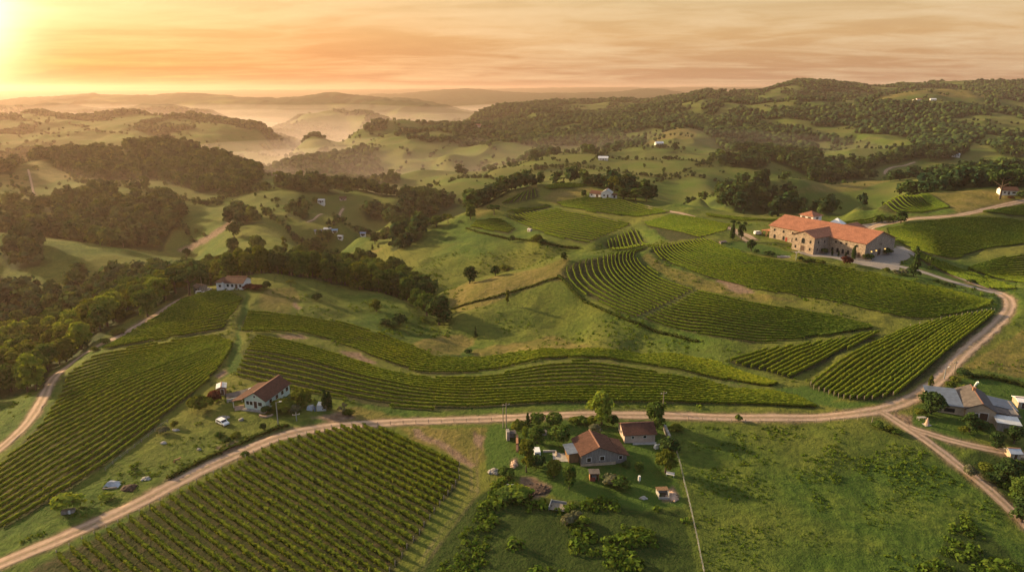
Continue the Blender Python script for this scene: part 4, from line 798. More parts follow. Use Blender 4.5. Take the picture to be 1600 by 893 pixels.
v4, f4, c4, t4 = mass(opn, -2300, 2600, 1120, 2600, 7.0, (3.5, 9), 'far', seeds=5, excl=not_scattered)
v1 = np.r_[v1, v3]; f1 = np.r_[f1, f3+len(v1)-len(v3)]; t1 = np.r_[t1, t3]; v2 = np.r_[v2, v4]; f2 = np.r_[f2, f4+len(v2)-len(v4)]; t2 = np.r_[t2, t4]
t = NT('woodland_leaf'); n1 = t.noise(.10, 4, .65); n2 = t.noise(.010, 3)
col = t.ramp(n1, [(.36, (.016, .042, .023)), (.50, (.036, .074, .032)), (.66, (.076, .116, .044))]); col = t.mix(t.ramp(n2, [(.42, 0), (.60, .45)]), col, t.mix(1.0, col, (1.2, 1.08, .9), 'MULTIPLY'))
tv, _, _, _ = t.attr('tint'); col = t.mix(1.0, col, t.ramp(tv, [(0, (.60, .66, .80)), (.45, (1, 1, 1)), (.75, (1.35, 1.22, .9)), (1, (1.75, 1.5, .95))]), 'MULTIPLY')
M_WOOD = t.leafy(col, .22)
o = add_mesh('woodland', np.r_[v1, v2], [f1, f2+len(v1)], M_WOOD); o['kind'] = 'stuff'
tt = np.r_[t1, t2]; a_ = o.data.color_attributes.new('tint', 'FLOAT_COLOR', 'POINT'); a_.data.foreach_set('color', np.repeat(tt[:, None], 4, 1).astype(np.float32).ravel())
# ------------------------------------------------------------------ building kit
class MB:
    def __init__(s): s.v = []; s.f = []
    def poly(s, pts): n = len(s.v); s.v += [tuple(p) for p in pts]; s.f.append(tuple(range(n, n+len(pts)))); return s
    def box(s, x0, x1, y0, y1, z0, z1):
        n = len(s.v); s.v += [(x, y, z) for z in (z0, z1) for x, y in ((x0, y0), (x1, y0), (x1, y1), (x0, y1))]
        s.f += [tuple(n+i for i in q) for q in ((3,2,1,0),(4,5,6,7),(0,1,5,4),(1,2,6,5),(2,3,7,6),(3,0,4,7))]; return s
    def hull(s, bot, top):
        """closed solid between two rings of equal length"""
        n = len(s.v); k = len(bot); s.v += [tuple(p) for p in bot]+[tuple(p) for p in top]; s.f.append(tuple(n+i for i in reversed(range(k)))); s.f.append(tuple(n+k+i for i in range(k)))
        s.f += [(n+i, n+(i+1) % k, n+k+(i+1) % k, n+k+i) for i in range(k)]; return s
    def tube(s, p0, p1, r0, r1=None, n=7):
        v, f = limb(p0, p1, r0, r1 or r0, n); b = len(s.v); s.v += [tuple(q) for q in v]; s.f += [tuple(b+i for i in q) for q in f]; s.f.append(tuple(b+n+i for i in range(n))); s.f.append(tuple(b+i for i in reversed(range(n)))); return s
    def build(s, name, mat, parent=None, bevel=0.0):
        bm = bmesh.new(); vs_ = [bm.verts.new(p) for p in s.v]
        for f in s.f:
            try: bm.faces.new([vs_[i] for i in f])
            except ValueError: pass
        bmesh.ops.recalc_face_normals(bm, faces=bm.faces)
        if bevel: bmesh.ops.bevel(bm, geom=bm.edges[:], offset=bevel, segments=2, affect='EDGES')
        me = bpy.data.meshes.new(name); bm.to_mesh(me); bm.free(); me.materials.append(mat); o = bpy.data.objects.new(name, me); COL.objects.link(o)
        if parent: o.parent = parent
        return o
def root(name, label, cat, xy, rz=0, group=None, dz=0.0):
    o = bpy.data.objects.new(name, None); COL.objects.link(o); o.location = (xy[0], xy[1], float(hz(xy[0], xy[1]))+dz); o.rotation_euler.z = rz; o.empty_display_size = .2; return tag(o, label, cat, group)
def frame_px(a, b):
    """axes from two ground pixels: origin at a, x axis towards b"""
    p, q = at(*np.array([a, b], float).T)[:, :2]; d = q-p; return p, q, math.atan2(d[1], d[0]), float(np.hypot(*d))
def stone_wall(name, c, mortar=(.30, .25, .20), sc=1.6):
    t = NT(name); o = t.obj(); v = t.n.new('ShaderNodeTexVoronoi'); v.inputs['Scale'].default_value = sc; t.l.new(t.scale(o, (1, 1, 1.5)), v.inputs['Vector']); sp = t.n.new('ShaderNodeSeparateColor'); t.l.new(v.outputs['Color'], sp.inputs[0])
    v2 = t.n.new('ShaderNodeTexVoronoi'); v2.feature = 'DISTANCE_TO_EDGE'; v2.inputs['Scale'].default_value = sc; t.l.new(t.scale(o, (1, 1, 1.5)), v2.inputs['Vector'])
    col = t.ramp(sp.outputs[0], [(.0, tuple(x*.58 for x in c)), (.5, c), (1., tuple(min(1, x*1.4) for x in c))]); col = t.mix(t.ramp(v2.outputs['Distance'], [(.02, 1), (.09, 0)]), col, mortar); n = t.noise(.35, 3, .6, o); col = t.mix(t.ramp(n, [(.4, 0), (.7, .35)]), col, tuple(x*.6 for x in c))
    return t.done(col, .9, t.bump(v2.outputs['Distance'], .5, .1), spec=.1)
def tile_roof(name, c, axis='y', pitch=.42, stain=.35):
    t = NT(name); o = t.obj(); w_ = t.n.new('ShaderNodeTexWave'); w_.bands_direction = 'X'; w_.inputs['Scale'].default_value = pitch*3.2; w_.inputs['Distortion'].default_value = .6; t.l.new(o, w_.inputs['Vector']); w2 = t.n.new('ShaderNodeTexWave'); w2.bands_direction = 'Y'; w2.inputs['Scale'].default_value = pitch*2.6; w2.inputs['Distortion'].default_value = .5; t.l.new(o, w2.inputs['Vector'])
    n = t.noise(.30, 6, .7, o); n2 = t.noise(1.6, 4, .7, o)
    col = t.ramp(n2, [(.30, tuple(x*.62 for x in c)), (.5, c), (.72, tuple(min(1, x*1.35) for x in c))]); col = t.mix(t.math('MULTIPLY', t.ramp(n, [(.42, 0), (.66, 1)]), stain), col, tuple(x*.40 for x in c)); h = t.math('ADD', t.math('MULTIPLY', w_.outputs[0], .5), t.math('MULTIPLY', w2.outputs[0], .5))
    col = t.mix(t.ramp(h, [(.1, .35), (.5, 0)]), col, tuple(x*.45 for x in c)); return t.done(col, .85, t.bump(h, .7, .12), spec=.15)
def planks(name, c, d=.55, axis=0):
    t = NT(name); o = t.obj(); w_ = t.n.new('ShaderNodeTexWave'); w_.bands_direction = 'XYZ'[axis]; w_.inputs['Scale'].default_value = 1.1; w_.inputs['Distortion'].default_value = .4; t.l.new(o, w_.inputs['Vector']); n = t.noise(1.2, 4, .65, t.scale(o, (2.5, 2.5, .4)))
    col = t.ramp(n, [(.3, tuple(x*d for x in c)), (.55, c), (.75, tuple(min(1, x*1.3) for x in c))]); col = t.mix(t.ramp(w_.outputs[0], [(.04, .8), (.16, 0)]), col, tuple(x*.3 for x in c)); return t.done(col, .85, spec=.15)
M_STONE = stone_wall('stone_wall', (.36, .275, .205))
M_TILE = tile_roof('terracotta_tiles', (.39, .165, .098), stain=.5)
M_TILE_D = tile_roof('old_brown_tiles', (.115, .052, .038), stain=.6)
M_TILE_O = tile_roof('old_orange_tiles', (.115, .056, .040), stain=.55)
M_WHITE = flat('white_plaster', (.74, .72, .68), .85, var=.10, sc=.8)
M_MINT = flat('mint_paint', (.52, .62, .54), .8, var=.10, sc=.8)
M_PINK = flat('pink_plaster', (.50, .38, .31), .9, var=.16, sc=.7)
M_TAN = flat('tan_plaster', (.42, .33, .24), .9, var=.2, sc=.7)
M_GREYWOOD = planks('grey_planks', (.27, .255, .24))
M_BROWNWOOD = planks('brown_planks', (.30, .18, .095))
M_BRICK = flat('orange_brick', (.34, .17, .09), .9, var=.25, sc=2)
M_METAL_B = flat('blue_grey_metal', (.135, .165, .215), .45, .4, .35, .22, .8)
M_METAL_L = flat('pale_metal', (.52, .54, .56), .45, .4, .3, .15, .8)
M_SLATE = flat('dark_slate', (.065, .062, .066), .75, var=.3, sc=1.0)
M_BROWN_R = flat('weathered_brown_sheet', (.10, .085, .078), .8, var=.35, sc=.8)
M_GLASS = flat('window_glass', (.018, .020, .024), .12, .6, var=.1)
M_FRAME = flat('window_frame', (.34, .27, .20), .7)
M_FRAME_W = flat('white_frame', (.68, .66, .62), .7)
M_DOOR = flat('door_wood', (.075, .042, .028), .6)
M_CONC = flat('concrete', (.36, .34, .31), .9, var=.25, sc=.9)
M_ROCK = flat('rock', (.27, .25, .23), .95, var=.4, sc=1.5)
M_CLOTH = flat('white_canvas', (.80, .79, .78), .8, var=.05)
M_TARP = flat('grey_tarp', (.36, .39, .43), .6, var=.3, sc=.9)
M_CAR = flat('white_car_paint', (.78, .78, .78), .25, .5, var=.03)
M_TYRE = flat('tyre_rubber', (.02, .02, .02), .8)
M_PEBBLE = flat('pink_sand', (.46, .32, .24), .95, var=.2)
M_EARTH = flat('dark_earth', (.07, .045, .032), .95, var=.35)
M_STEEL = flat('galvanised_steel', (.34, .36, .38), .5, .4, .5)
M_RIDGE = flat('ridge_tiles', (.30, .15, .095), .85)
M_LAMP = bpy.data.materials.new('lit_lamp'); M_LAMP.use_nodes = True
_n = M_LAMP.node_tree.nodes; _n.clear(); _o = _n.new('ShaderNodeOutputMaterial'); _e = _n.new('ShaderNodeEmission'); _e.inputs[0].default_value = (1, .62, .18, 1); _e.inputs[1].default_value = 0.9; M_LAMP.node_tree.links.new(_e.outputs[0], _o.inputs[0])

def gable(parent, x0, x1, y0, y1, eave, ridge, axis, wall, roof, over=.5, z0=-1.2, th=.16, open_end=None):
    """gabled wing; axis = direction of the ridge"""
    if axis == 'x':
        m = (y0+y1)/2; end = lambda x: [(x, y0, z0), (x, y1, z0), (x, y1, eave), (x, m, ridge), (x, y0, eave)]; MB().hull(end(x0), end(x1)).build('wall', wall, parent)
        s = (ridge-eave)/((y1-y0)/2); b = MB(); a, c = x0-over, x1+over
        for sg, e in ((-1, y0), (1, y1)):
            ye = e+sg*over; ze = eave-s*over; lo = [(a, m-sg*.01, ridge+.03), (c, m-sg*.01, ridge+.03), (c, ye, ze+.03), (a, ye, ze+.03)]; b.hull(lo, [(p[0], p[1], p[2]+th) for p in lo])
    else:
        m = (x0+x1)/2; end = lambda y: [(x0, y, z0), (x1, y, z0), (x1, y, eave), (m, y, ridge), (x0, y, eave)]; MB().hull(end(y0), end(y1)).build('wall', wall, parent)
        s = (ridge-eave)/((x1-x0)/2); b = MB(); a, c = y0-over, y1+(over if open_end is None else open_end)
        for sg, e in ((-1, x0), (1, x1)):
            xe = e+sg*over; ze = eave-s*over; lo = [(m-sg*.01, a, ridge+.03), (m-sg*.01, c, ridge+.03), (xe, c, ze+.03), (xe, a, ze+.03)]; b.hull(lo, [(p[0], p[1], p[2]+th) for p in lo])
    o = b.build('roof', roof, parent); q = over*.98
    if axis == 'x': MB().box(x0-q, x1+q, m-.16, m+.16, ridge+th+.0, ridge+th+.13).build('ridge_cap', M_RIDGE, o)
    else: MB().box(m-.16, m+.16, y0-q, y1+(q if open_end is None else open_end), ridge+th+.0, ridge+th+.13).build('ridge_cap', M_RIDGE, o)
    return o
def opening(parent, name, side, u, at_, z, w_, h, frame=None, pane=None, arch=False, fw=.12):
    """window or door set on a wall: side = -y +y -x +x, u along the wall, at_ = the wall's own coordinate"""
    sg = -1 if side[0] == '-' else 1; ax = side[1]
    def P(a, zz, d): return (u+a, at_+sg*d, zz) if ax == 'y' else (at_+sg*d, u+a, zz)
    def ring(hw, zb, zt):
        if not arch: return [(-hw, zb), (hw, zb), (hw, zt), (-hw, zt)]
        r = hw; return [(-hw, zb), (hw, zb)]+[(r*math.cos(t), zt-r+r*math.sin(t)) for t in np.linspace(0, math.pi, 8)]
    r0 = ring(w_/2+fw, z-fw*.6, z+h+fw); r1 = ring(w_/2, z+.02, z+h)
    o = MB().hull([P(a, b, -.05) for a, b in r0], [P(a, b, .06) for a, b in r0]).build(name, frame or M_FRAME, parent)
    MB().hull([P(a, b, .0) for a, b in r1], [P(a, b, .085) for a, b in r1]).build('pane' if name == 'window' else 'leaf', pane or (M_GLASS if name == 'window' else M_DOOR), o); return o

# ------------------------------------------------------------------ stone winery
def winery():
    W = lambda *p: at(*np.array([p], float).T)[0][:2]
    pa, pb, pl = W(1350, 404.7), W(1388, 391.5), W(1201.5, 371.5)
    d = pl-pa; Ln = float(np.hypot(*d)); rz = math.atan2(-d[1], -d[0])      # x runs from the far left end to the near right end
    r = root('stone_winery', 'long two-storey stone winery with terracotta roofs on the hilltop', 'winery', (pl[0], pl[1]), rz); ex = np.array([math.cos(rz), math.sin(rz)]); ey = np.array([-ex[1], ex[0]])
    loc = lambda p: (float((p-pl)@ex), float((p-pl)@ey))
    r.location.z = float(hz(*((pa+pl)/2)))+.1; Wd = min(26.0, abs(loc(pb)[1])); f0, f1 = loc(W(1236.5, 389)), loc(W(1274, 397)); x0f, x1f = f0[0], f1[0]; yf = min(f0[1], f1[1])
    print('winery', Ln, Wd, loc(pb), f0, f1)
    ev, rg = 7.4, 7.4+Wd*.5*.36
    gable(r, 0, Ln, 0, Wd, ev, rg, 'x', M_STONE, M_TILE, .7)
    fx0, fx1 = x0f, x1f; fr = 7.9+(fx1-fx0)*.5*.40; yend = Wd*.5*min(1, (fr-7.9)/(rg-ev)+.15)
    gable(r, fx0, fx1, yf, 2.0, 7.9, fr, 'y', M_STONE, M_TILE, .6, open_end=Wd*.45)
    gable(r, Ln*.34, Ln*.34+16, Wd-1, Wd+13, 6.4, 9.3, 'y', M_STONE, M_TILE, .6)
    n = 4; xs = np.linspace(3.2, fx0-3.0, n)
    for x in xs: opening(r, 'window', '-y', x, 0, 4.6, 1.05, 1.35)
    for x in xs[:3]: opening(r, 'window', '-y', x+.4, 0, .5, 1.4, 2.3, arch=True)
    opening(r, 'door', '-y', xs[1]+2.2, 0, 0.1, 1.2, 2.3, pane=flat('red_door', (.26, .035, .025)))
    cx = (fx0+fx1)/2; hw = (fx1-fx0)/2
    for x in (cx-hw*.66, cx+hw*.66):
        opening(r, 'window', '-y', x, yf, 4.7, .95, 1.5); opening(r, 'window', '-y', x, yf, .9, .95, 1.5)
    opening(r, 'window', '-y', cx, yf, 4.0, 2.0, 2.9, arch=True, fw=.2); opening(r, 'door', '-y', cx, yf, .1, 2.4, 2.7, fw=.2); opening(r, 'window', '-y', cx, yf, 8.4, .45, .6)
    for y in (yf*.72, yf*.30): opening(r, 'window', '+x', y, fx1, 4.6, .9, 1.3)
    opening(r, 'window', '+x', yf*.75, fx1, .8, .9, 1.5)
    xr = np.linspace(fx1+4, Ln-4.5, 5)
    for x in xr[[0, 1, 2, 4]]: opening(r, 'window', '-y', x, 0, 4.8, 1.1, 1.1)
    for x in np.linspace(fx1+2.6, Ln-3, 6): opening(r, 'door' if x > Ln-6 else 'window', '-y', x, 0, .1, 1.3, 2.3, arch=True)
    opening(r, 'door', '+x', Wd*.48, Ln, .1, 2.6, 3.3, fw=.2)
    for dy in (-.6, .6): opening(r, 'window', '+x', Wd*.5+dy, Ln, 5.0, .4, 1.3)
    for y in (Wd*.20, Wd*.36, Wd*.66):
        o = MB().box(Ln+.02, Ln+.32, y-.12, y+.12, 3.1, 3.4).build('wall_lamp', M_DOOR, r); MB().box(Ln+.06, Ln+.62, y-.30, y+.30, 2.55, 3.08).build('lamp_glass', M_LAMP, o, .12)
    # terracotta porch on the far left end
    b = MB().hull([(-6.5, 1, 3.2), (.0, .4, 3.9), (.0, 7.5, 3.9), (-6.5, 7, 3.2)], [(-6.5, 1, 3.4), (.0, .4, 4.9), (.0, 7.5, 4.9), (-6.5, 7, 3.4)]); b.build('porch_roof', M_TILE, r)
    for x, y in ((-6, 1.5), (-6, 6.5), (-3, 1.3)): MB().box(x-.2, x+.2, y-.2, y+.2, -.6, 3.3).build('porch_post', M_BROWNWOOD, r)
    # square lantern tower behind
    x, y = -1.0, Wd+12; tw = root('tiled_pavilion', 'small square white pavilion with a pyramid terracotta roof behind the winery', 'pavilion', pl+ex*x+ey*y, rz); tw.location.z = r.location.z
    MB().box(-4.2, 4.2, -4.2, 4.2, -1, 9.6).build('wall', M_WHITE, tw); q = 5.2; MB().hull([(-q, -q, 9.5), (q, -q, 9.5), (q, q, 9.5), (-q, q, 9.5)], [(-.1, -.1, 12.0), (.1, -.1, 12.0), (.1, .1, 12.0), (-.1, .1, 12.0)]).build('roof', M_TILE, tw)
    for u in (-2, 2): opening(tw, 'window', '-y', u, -4.2, 7.4, 2.0, 1.3)
    opening(tw, 'window', '+x', 0, 4.2, 7.4, 2.0, 1.3)
    for k, (x, y, s, lab) in enumerate(((6.5, Wd+7, 4.2, 'white peaked marquee tent beside the tiled pavilion'), (9.5, Wd+22, 4.2, 'white peaked marquee tent standing alone behind the rear wing of the winery'))):
        tt = root('marquee_tent', lab, 'tent', pl+ex*x+ey*y, rz+.3, 'white marquee tents behind the winery'); tt.location.z = r.location.z+.4
        MB().hull([(-s, -s, 4.6), (s, -s, 4.6), (s, s, 4.6), (-s, s, 4.6)], [(-.08, -.08, 8.0), (.08, -.08, 8.0), (.08, .08, 8.0), (-.08, .08, 8.0)]).build('canopy', M_CLOTH, tt); MB().box(-s+.03, s-.03, s-.1, s-.03, 0, 4.59).build('side_cloth', M_CLOTH, tt)
        for sx in (-1, 1):
            for sy in (-1, 1): MB().tube((sx*(s-.2), sy*(s-.2), -1), (sx*(s-.2), sy*(s-.2), 4.6), .07).build('pole', M_STEEL, tt)
    return r, pl, ex, ey, Ln, Wd, fx0, fx1, yf
WIN = winery()

# ------------------------------------------------------------------ farmhouses
def house(name, label, a, b, depth, eave, rise, axis, wall, roof, over=.5, wins=(), sink=0.0, width=None, cat='house'):
    p, q, rz, wd = frame_px(a, b); wd = width or wd; r = root(name, label, cat, p, rz)
    ex = np.array([math.cos(rz), math.sin(rz)]); r.location.z = float(hz(*(p+ex*wd/2)))+sink
    gable(r, 0, wd, 0, depth, eave, eave+rise, axis, wall, roof, over)
    for kind, side, u, z, w_, h in wins:
        opening(r, kind, side, (u*wd if side[1] == 'y' else u*depth), {'-y': 0, '+y': depth, '-x': 0, '+x': wd}[side], z, w_, h, M_FRAME_W)
    return r, wd
# mint green house
h, wd = house('green_house', 'mint green house with dark brown tiled roof above the bend of the road', (383.5, 638.5), (416, 642), 12.5, 2.7, 2.1, 'y', M_MINT, M_TILE_D, .4, [('window', '-y', .15, .9, .9, 1.1), ('window', '-y', .32, .9, .9, 1.1), ('door', '-y', .52, .05, 1.0, 2.1), ('window', '-y', .74, .9, 1.2, 1.1), ('window', '-y', .5, 3.3, .5, .6), ('window', '+x', .2, .9, 1.2, 1.2), ('window', '+x', .45, .9, 1.2, 1.2), ('window', '+x', .68, .9, 1.2, 1.2), ('window', '+x', .88, .9, 1.2, 1.2)], .5)
MB().hull([(-4.3, -.55, 1.35), (-.50, -.55, 2.34), (-.50, 12.8, 2.34), (-4.3, 12.8, 1.35)], [(-4.3, -.55, 1.49), (-.50, -.55, 2.50), (-.50, 12.8, 2.50), (-4.3, 12.8, 1.49)]).build('porch_roof', M_TILE_O, h)
for y in (0, 4, 8, 12): MB().box(-4.0, -3.84, y, y+.16, -1.4, 1.4).build('porch_post', M_WHITE, h)
MB().box(-.4, wd+.4, -1.3, -.02, -1.5, -.35).build('stone_plinth', M_ROCK, h)
# weathered grey wooden house
h, wd = house('grey_wooden_house', 'weathered grey plank house with a brown tiled gable roof in the farmyard', (908, 728), (962, 724.5), 8.4, 2.9, 1.9, 'y', M_GREYWOOD, M_TILE_O, .4, [('window', '-y', .22, 1.0, 1.0, 1.1), ('window', '-y', .60, 1.1, 1.1, 1.1), ('window', '-x', .6, 1.0, .8, 1.0)], .25)
MB().hull([(wd, 0.3, -1), (wd+2.9, 0.3, -1), (wd+2.9, 7.6, -1), (wd, 7.6, -1)], [(wd, .3, 2.55), (wd+2.9, .3, 1.9), (wd+2.9, 7.6, 1.9), (wd, 7.6, 2.55)]).build('lean_to', M_GREYWOOD, h)
MB().hull([(wd+.52, -.5, 2.68), (wd+3.4, -.5, 1.85), (wd+3.4, 8.0, 1.85), (wd+.52, 8.0, 2.68)], [(wd+.52, -.5, 2.82), (wd+3.4, -.5, 1.99), (wd+3.4, 8.0, 1.99), (wd+.52, 8.0, 2.82)]).build('lean_to_roof', M_TILE_O, h)
opening(h, 'window', '-y', wd+1.3, .3, .8, .8, .9, M_FRAME_W)
MB().box(-2.6, -.05, 2.0, 6.4, -1, 2.5).build('annex', M_BROWNWOOD, h); MB().hull([(-3.1, 1.6, 2.52), (-.1, 1.6, 2.75), (-.1, 6.8, 2.75), (-3.1, 6.8, 2.52)], [(-3.1, 1.6, 2.64), (-.1, 1.6, 2.87), (-.1, 6.8, 2.87), (-3.1, 6.8, 2.64)]).build('annex_roof', M_METAL_B, h)
MB().box(-.06, wd*.995, -.06, -.002, -1, .45).build('stone_plinth', M_TAN, h)
# pink outbuilding
h, wd = house('pink_outbuilding', 'low pink plastered outbuilding with brown tiled roof beside the farmyard tree', (975.5, 691.5), (1023, 691), 6.6, 2.4, 1.5, 'x', M_PINK, M_TILE_D, .45, [('window', '-y', .27, 1.2, .6, .6), ('window', '-y', .66, 1.2, .8, .7), ('window', '-x', .5, 1.2, .7, .7)], .15)
MB().box(-.35, wd+.35, -1.1, -.02, -1, -.12).build('stone_plinth', M_CONC, h)
# right-hand farmhouse
h, wd = house('tan_farmhouse', 'rambling tan farmhouse with patched slate and blue metal roofs at the right edge', (1507, 652), (1553, 661.5), 13.5, 3.1, 1.9, 'y', M_TAN, M_SLATE, .5, [('window', '-y', .38, .9, .8, 1.0), ('door', '-y', .62, .1, 2.0, 2.2)], .2)
MB().box(-8.6, -.05, .8, 11, -1.2, 2.9).build('wing', M_TAN, h); opening(h, 'window', '-y', -3.8, .8, .9, 2.6, 1.2)
MB().hull([(-9.2, .2, 2.95), (-.55, .2, 3.05), (-.55, 11.6, 4.0), (-9.2, 11.6, 3.9)], [(-9.2, .2, 3.09), (-.55, .2, 3.19), (-.55, 11.6, 4.14), (-9.2, 11.6, 4.04)]).build('wing_roof', M_METAL_B, h)
MB().hull([(-.54, -.45, 3.15), (wd*.5-.05, -.45, 5.22), (wd*.5-.05, 13.9, 5.22), (-.54, 13.9, 3.15)], [(-.54, -.45, 3.22), (wd*.5-.05, -.45, 5.29), (wd*.5-.05, 13.9, 5.29), (-.54, 13.9, 3.22)]).build('patched_roof', M_BROWN_R, h)
MB().box(wd+.05, wd+6.2, 2.5, 12, -1.5, 2.2).build('annex', M_TAN, h); MB().hull([(wd+.55, 5.5, 2.75), (wd+7.0, 5.5, 1.9), (wd+7.0, 12.8, 1.9), (wd+.55, 12.8, 2.75)], [(wd+.55, 5.5, 2.89), (wd+7.0, 5.5, 2.04), (wd+7.0, 12.8, 2.04), (wd+.55, 12.8, 2.89)]).build('annex_roof', M_METAL_B, h)
MB().hull([(wd+.55, 1.2, 2.62), (wd+6.6, 1.2, 1.80), (wd+6.6, 5.4, 1.80), (wd+.55, 5.4, 2.62)], [(wd+.55, 1.2, 2.72), (wd+6.6, 1.2, 1.90), (wd+6.6, 5.4, 1.90), (wd+.55, 5.4, 2.72)]).build('lower_roof', M_BROWN_R, h)
MB().box(wd-.2, wd+5.2, -3.4, 1.0, -1.6, 1.5).build('front_shed', M_GREYWOOD, h); MB().hull([(wd-.5, -3.7, 1.53), (wd+5.5, -3.7, 1.53), (wd+5.5, 1.15, 1.98), (wd-.5, 1.15, 1.98)], [(wd-.5, -3.7, 1.63), (wd+5.5, -3.7, 1.63), (wd+5.5, 1.15, 2.08), (wd-.5, 1.15, 2.08)]).build('front_shed_roof', M_METAL_L, h)
MB().box(wd*.5-.4, wd*.5+.4, 9.2, 10, 4.6, 6.1).build('chimney', M_BRICK, h)
# white house on the left hilltop
h, wd = house('white_hilltop_house', 'white house with an orange tiled roof on the left hilltop above the vines', (352, 454), (380, 452.5), 7.5, 2.9, 1.7, 'x', M_WHITE, M_TILE_O, .6, [('window', '-y', .18, .9, 1.0, 1.2), ('window', '-y', .42, .9, 1.0, 1.2), ('door', '-y', .64, .1, 1.1, 2.1), ('window', '-y', .86, .9, 1.0, 1.2)], .3)
MB().box(-3.4, -.05, -.9, 5.5, -1, 2.9).build('side_wing', M_WHITE, h); MB().hull([(-4.0, -1.4, 2.92), (-.6, -1.4, 3.05), (-.6, 6, 3.6), (-4.0, 6, 3.4)], [(-4.0, -1.4, 3.08), (-.6, -1.4, 3.21), (-.6, 6, 3.76), (-4.0, 6, 3.56)]).build('side_roof', M_TILE_O, h); opening(h, 'window', '-y', -1.7, -.9, .9, 1.1, 1.1, M_FRAME_W)
# small shed with a pale metal roof
h, wd = house('metal_roofed_shed', 'small brick shed with pale sheet metal roof uphill of the green house', (340.5, 618), (353.5, 616.5), 3.2, 2.3, .35, 'y', M_BRICK, M_METAL_L, .35, [('door', '-y', .6, .05, .8, 1.8)], .1, cat='shed')
# hilltop farm
house('grey_roofed_farmhouse', 'grey roofed white farmhouse beside tall trees on the central hilltop', (939, 309.5), (955, 310), 8, 3.4, 2.6, 'y', M_WHITE, M_METAL_L, .5, [('window', '-y', .3, 1.0, 1.1, 1.2), ('door', '-y', .65, .1, 1.2, 2.2)], .2)
house('red_roofed_barn', 'low barn with a long rust-red roof left of the grey roofed hilltop farmhouse', (921, 308), (938, 309), 6, 2.6, 1.8, 'x', M_WHITE, M_TILE_O, .4, [('window', '-y', .2, 1, 1, 1), ('door', '-y', .7, .1, 2, 2.1)], .2, cat='barn')
house('white_farm_shed', 'small white lean shed right of the grey roofed hilltop farmhouse', (955.5, 309.5), (964, 310), 4, 2.2, .6, 'x', M_WHITE, M_TILE_O, .3, [('door', '-y', .5, .1, 1.4, 1.9)], .2, cat='shed')
house('orange_roofed_house', 'house with orange tiled roof and white walls beside the tall pine at the right edge', (1564, 305.5), (1590, 305.5), 8, 3.0, 1.8, 'x', M_WHITE, M_TILE_O, .6, [('window', '-y', .2, .9, 1.2, 1.2), ('door', '-y', .45, .1, 1.2, 2.1), ('window', '-y', .75, .9, 2.0, 1.2)], .3)
FARH = [('white roofed cottage at the end of the wooded left hill', 429, 279.5, 8, 0, M_WHITE, M_METAL_L), ('white cottage beside a round tree on the left meadow slope', 496, 317, 7, 2, M_WHITE, M_METAL_L), ('tiny pink cottage where the far left track ends', 531, 313.5, 7, 0, M_PINK, M_TILE_O),
 ('long white roofed shed on the bright green far slope', 935, 250.5, 14, 0, M_WHITE, M_CLOTH), ('white roofed barn higher up the bright green far slope', 1025, 227, 13, 0, M_WHITE, M_CLOTH), ('distant orange roofed house on the misty central ridge', 741, 198, 16, 0, M_PINK, M_TILE),
 ('cream house with orange roof on the golden far hill', 1433, 157.5, 14, 0, M_WHITE, M_TILE), ('small orange roofed house left of the cream one on the golden far hill', 1428, 158, 9, 0, M_WHITE, M_TILE), ('long white shed right of the houses on the golden far hill', 1454, 157.5, 13, 0, M_WHITE, M_CLOTH),
 ('pink roofed house on the green slope at far right', 1479, 245.5, 10, 0, M_PINK, M_TILE), ('white house with grey roof next to the pink roofed one at far right', 1487, 245, 11, 0, M_WHITE, M_METAL_L), ('tiny white house among the woods at the far right edge', 1574, 175, 9, 0, M_WHITE, M_CLOTH),
 ('pale shed with flat metal roof in the left valley bottom', 492, 366, 6, 0, M_CONC, M_METAL_B), ('white roofed farm building in the left valley bottom', 506, 362.5, 6, 0, M_CONC, M_METAL_L), ('blue tarpaulin roofed shed in the left valley bottom', 519, 364.5, 4.5, 0, M_WHITE, flat('blue_sheet', (.20, .36, .52))), ('small white shed alone in the left valley meadow', 528, 373.5, 4, 0, M_WHITE, M_METAL_L), ('little blue roofed hut near the valley trees', 563, 369, 4.5, 0, M_WHITE, flat('blue_hut', (.22, .33, .5)))]
for k, (lab, px, py, wd_, off, wl, rf) in enumerate(FARH):
    p = at(px, py)[0]; r = root('distant_house', lab, 'house', p[:2], .15*((k*7) % 5-2), 'distant farm buildings on the hills'); z = -1.5; hgt = 2.8 if wd_ < 10 else 3.6
    gable(r, 0, wd_, 0, wd_*.62, hgt, hgt+wd_*.16, 'x', wl, rf, .5, z0=-4); opening(r, 'door', '-y', wd_*.5, 0, .1, 1.3, 2.1); opening(r, 'window', '-y', wd_*.25, 0, 1, 1.2, 1.2); opening(r, 'window', '-y', wd_*.78, 0, 1, 1.2, 1.2)
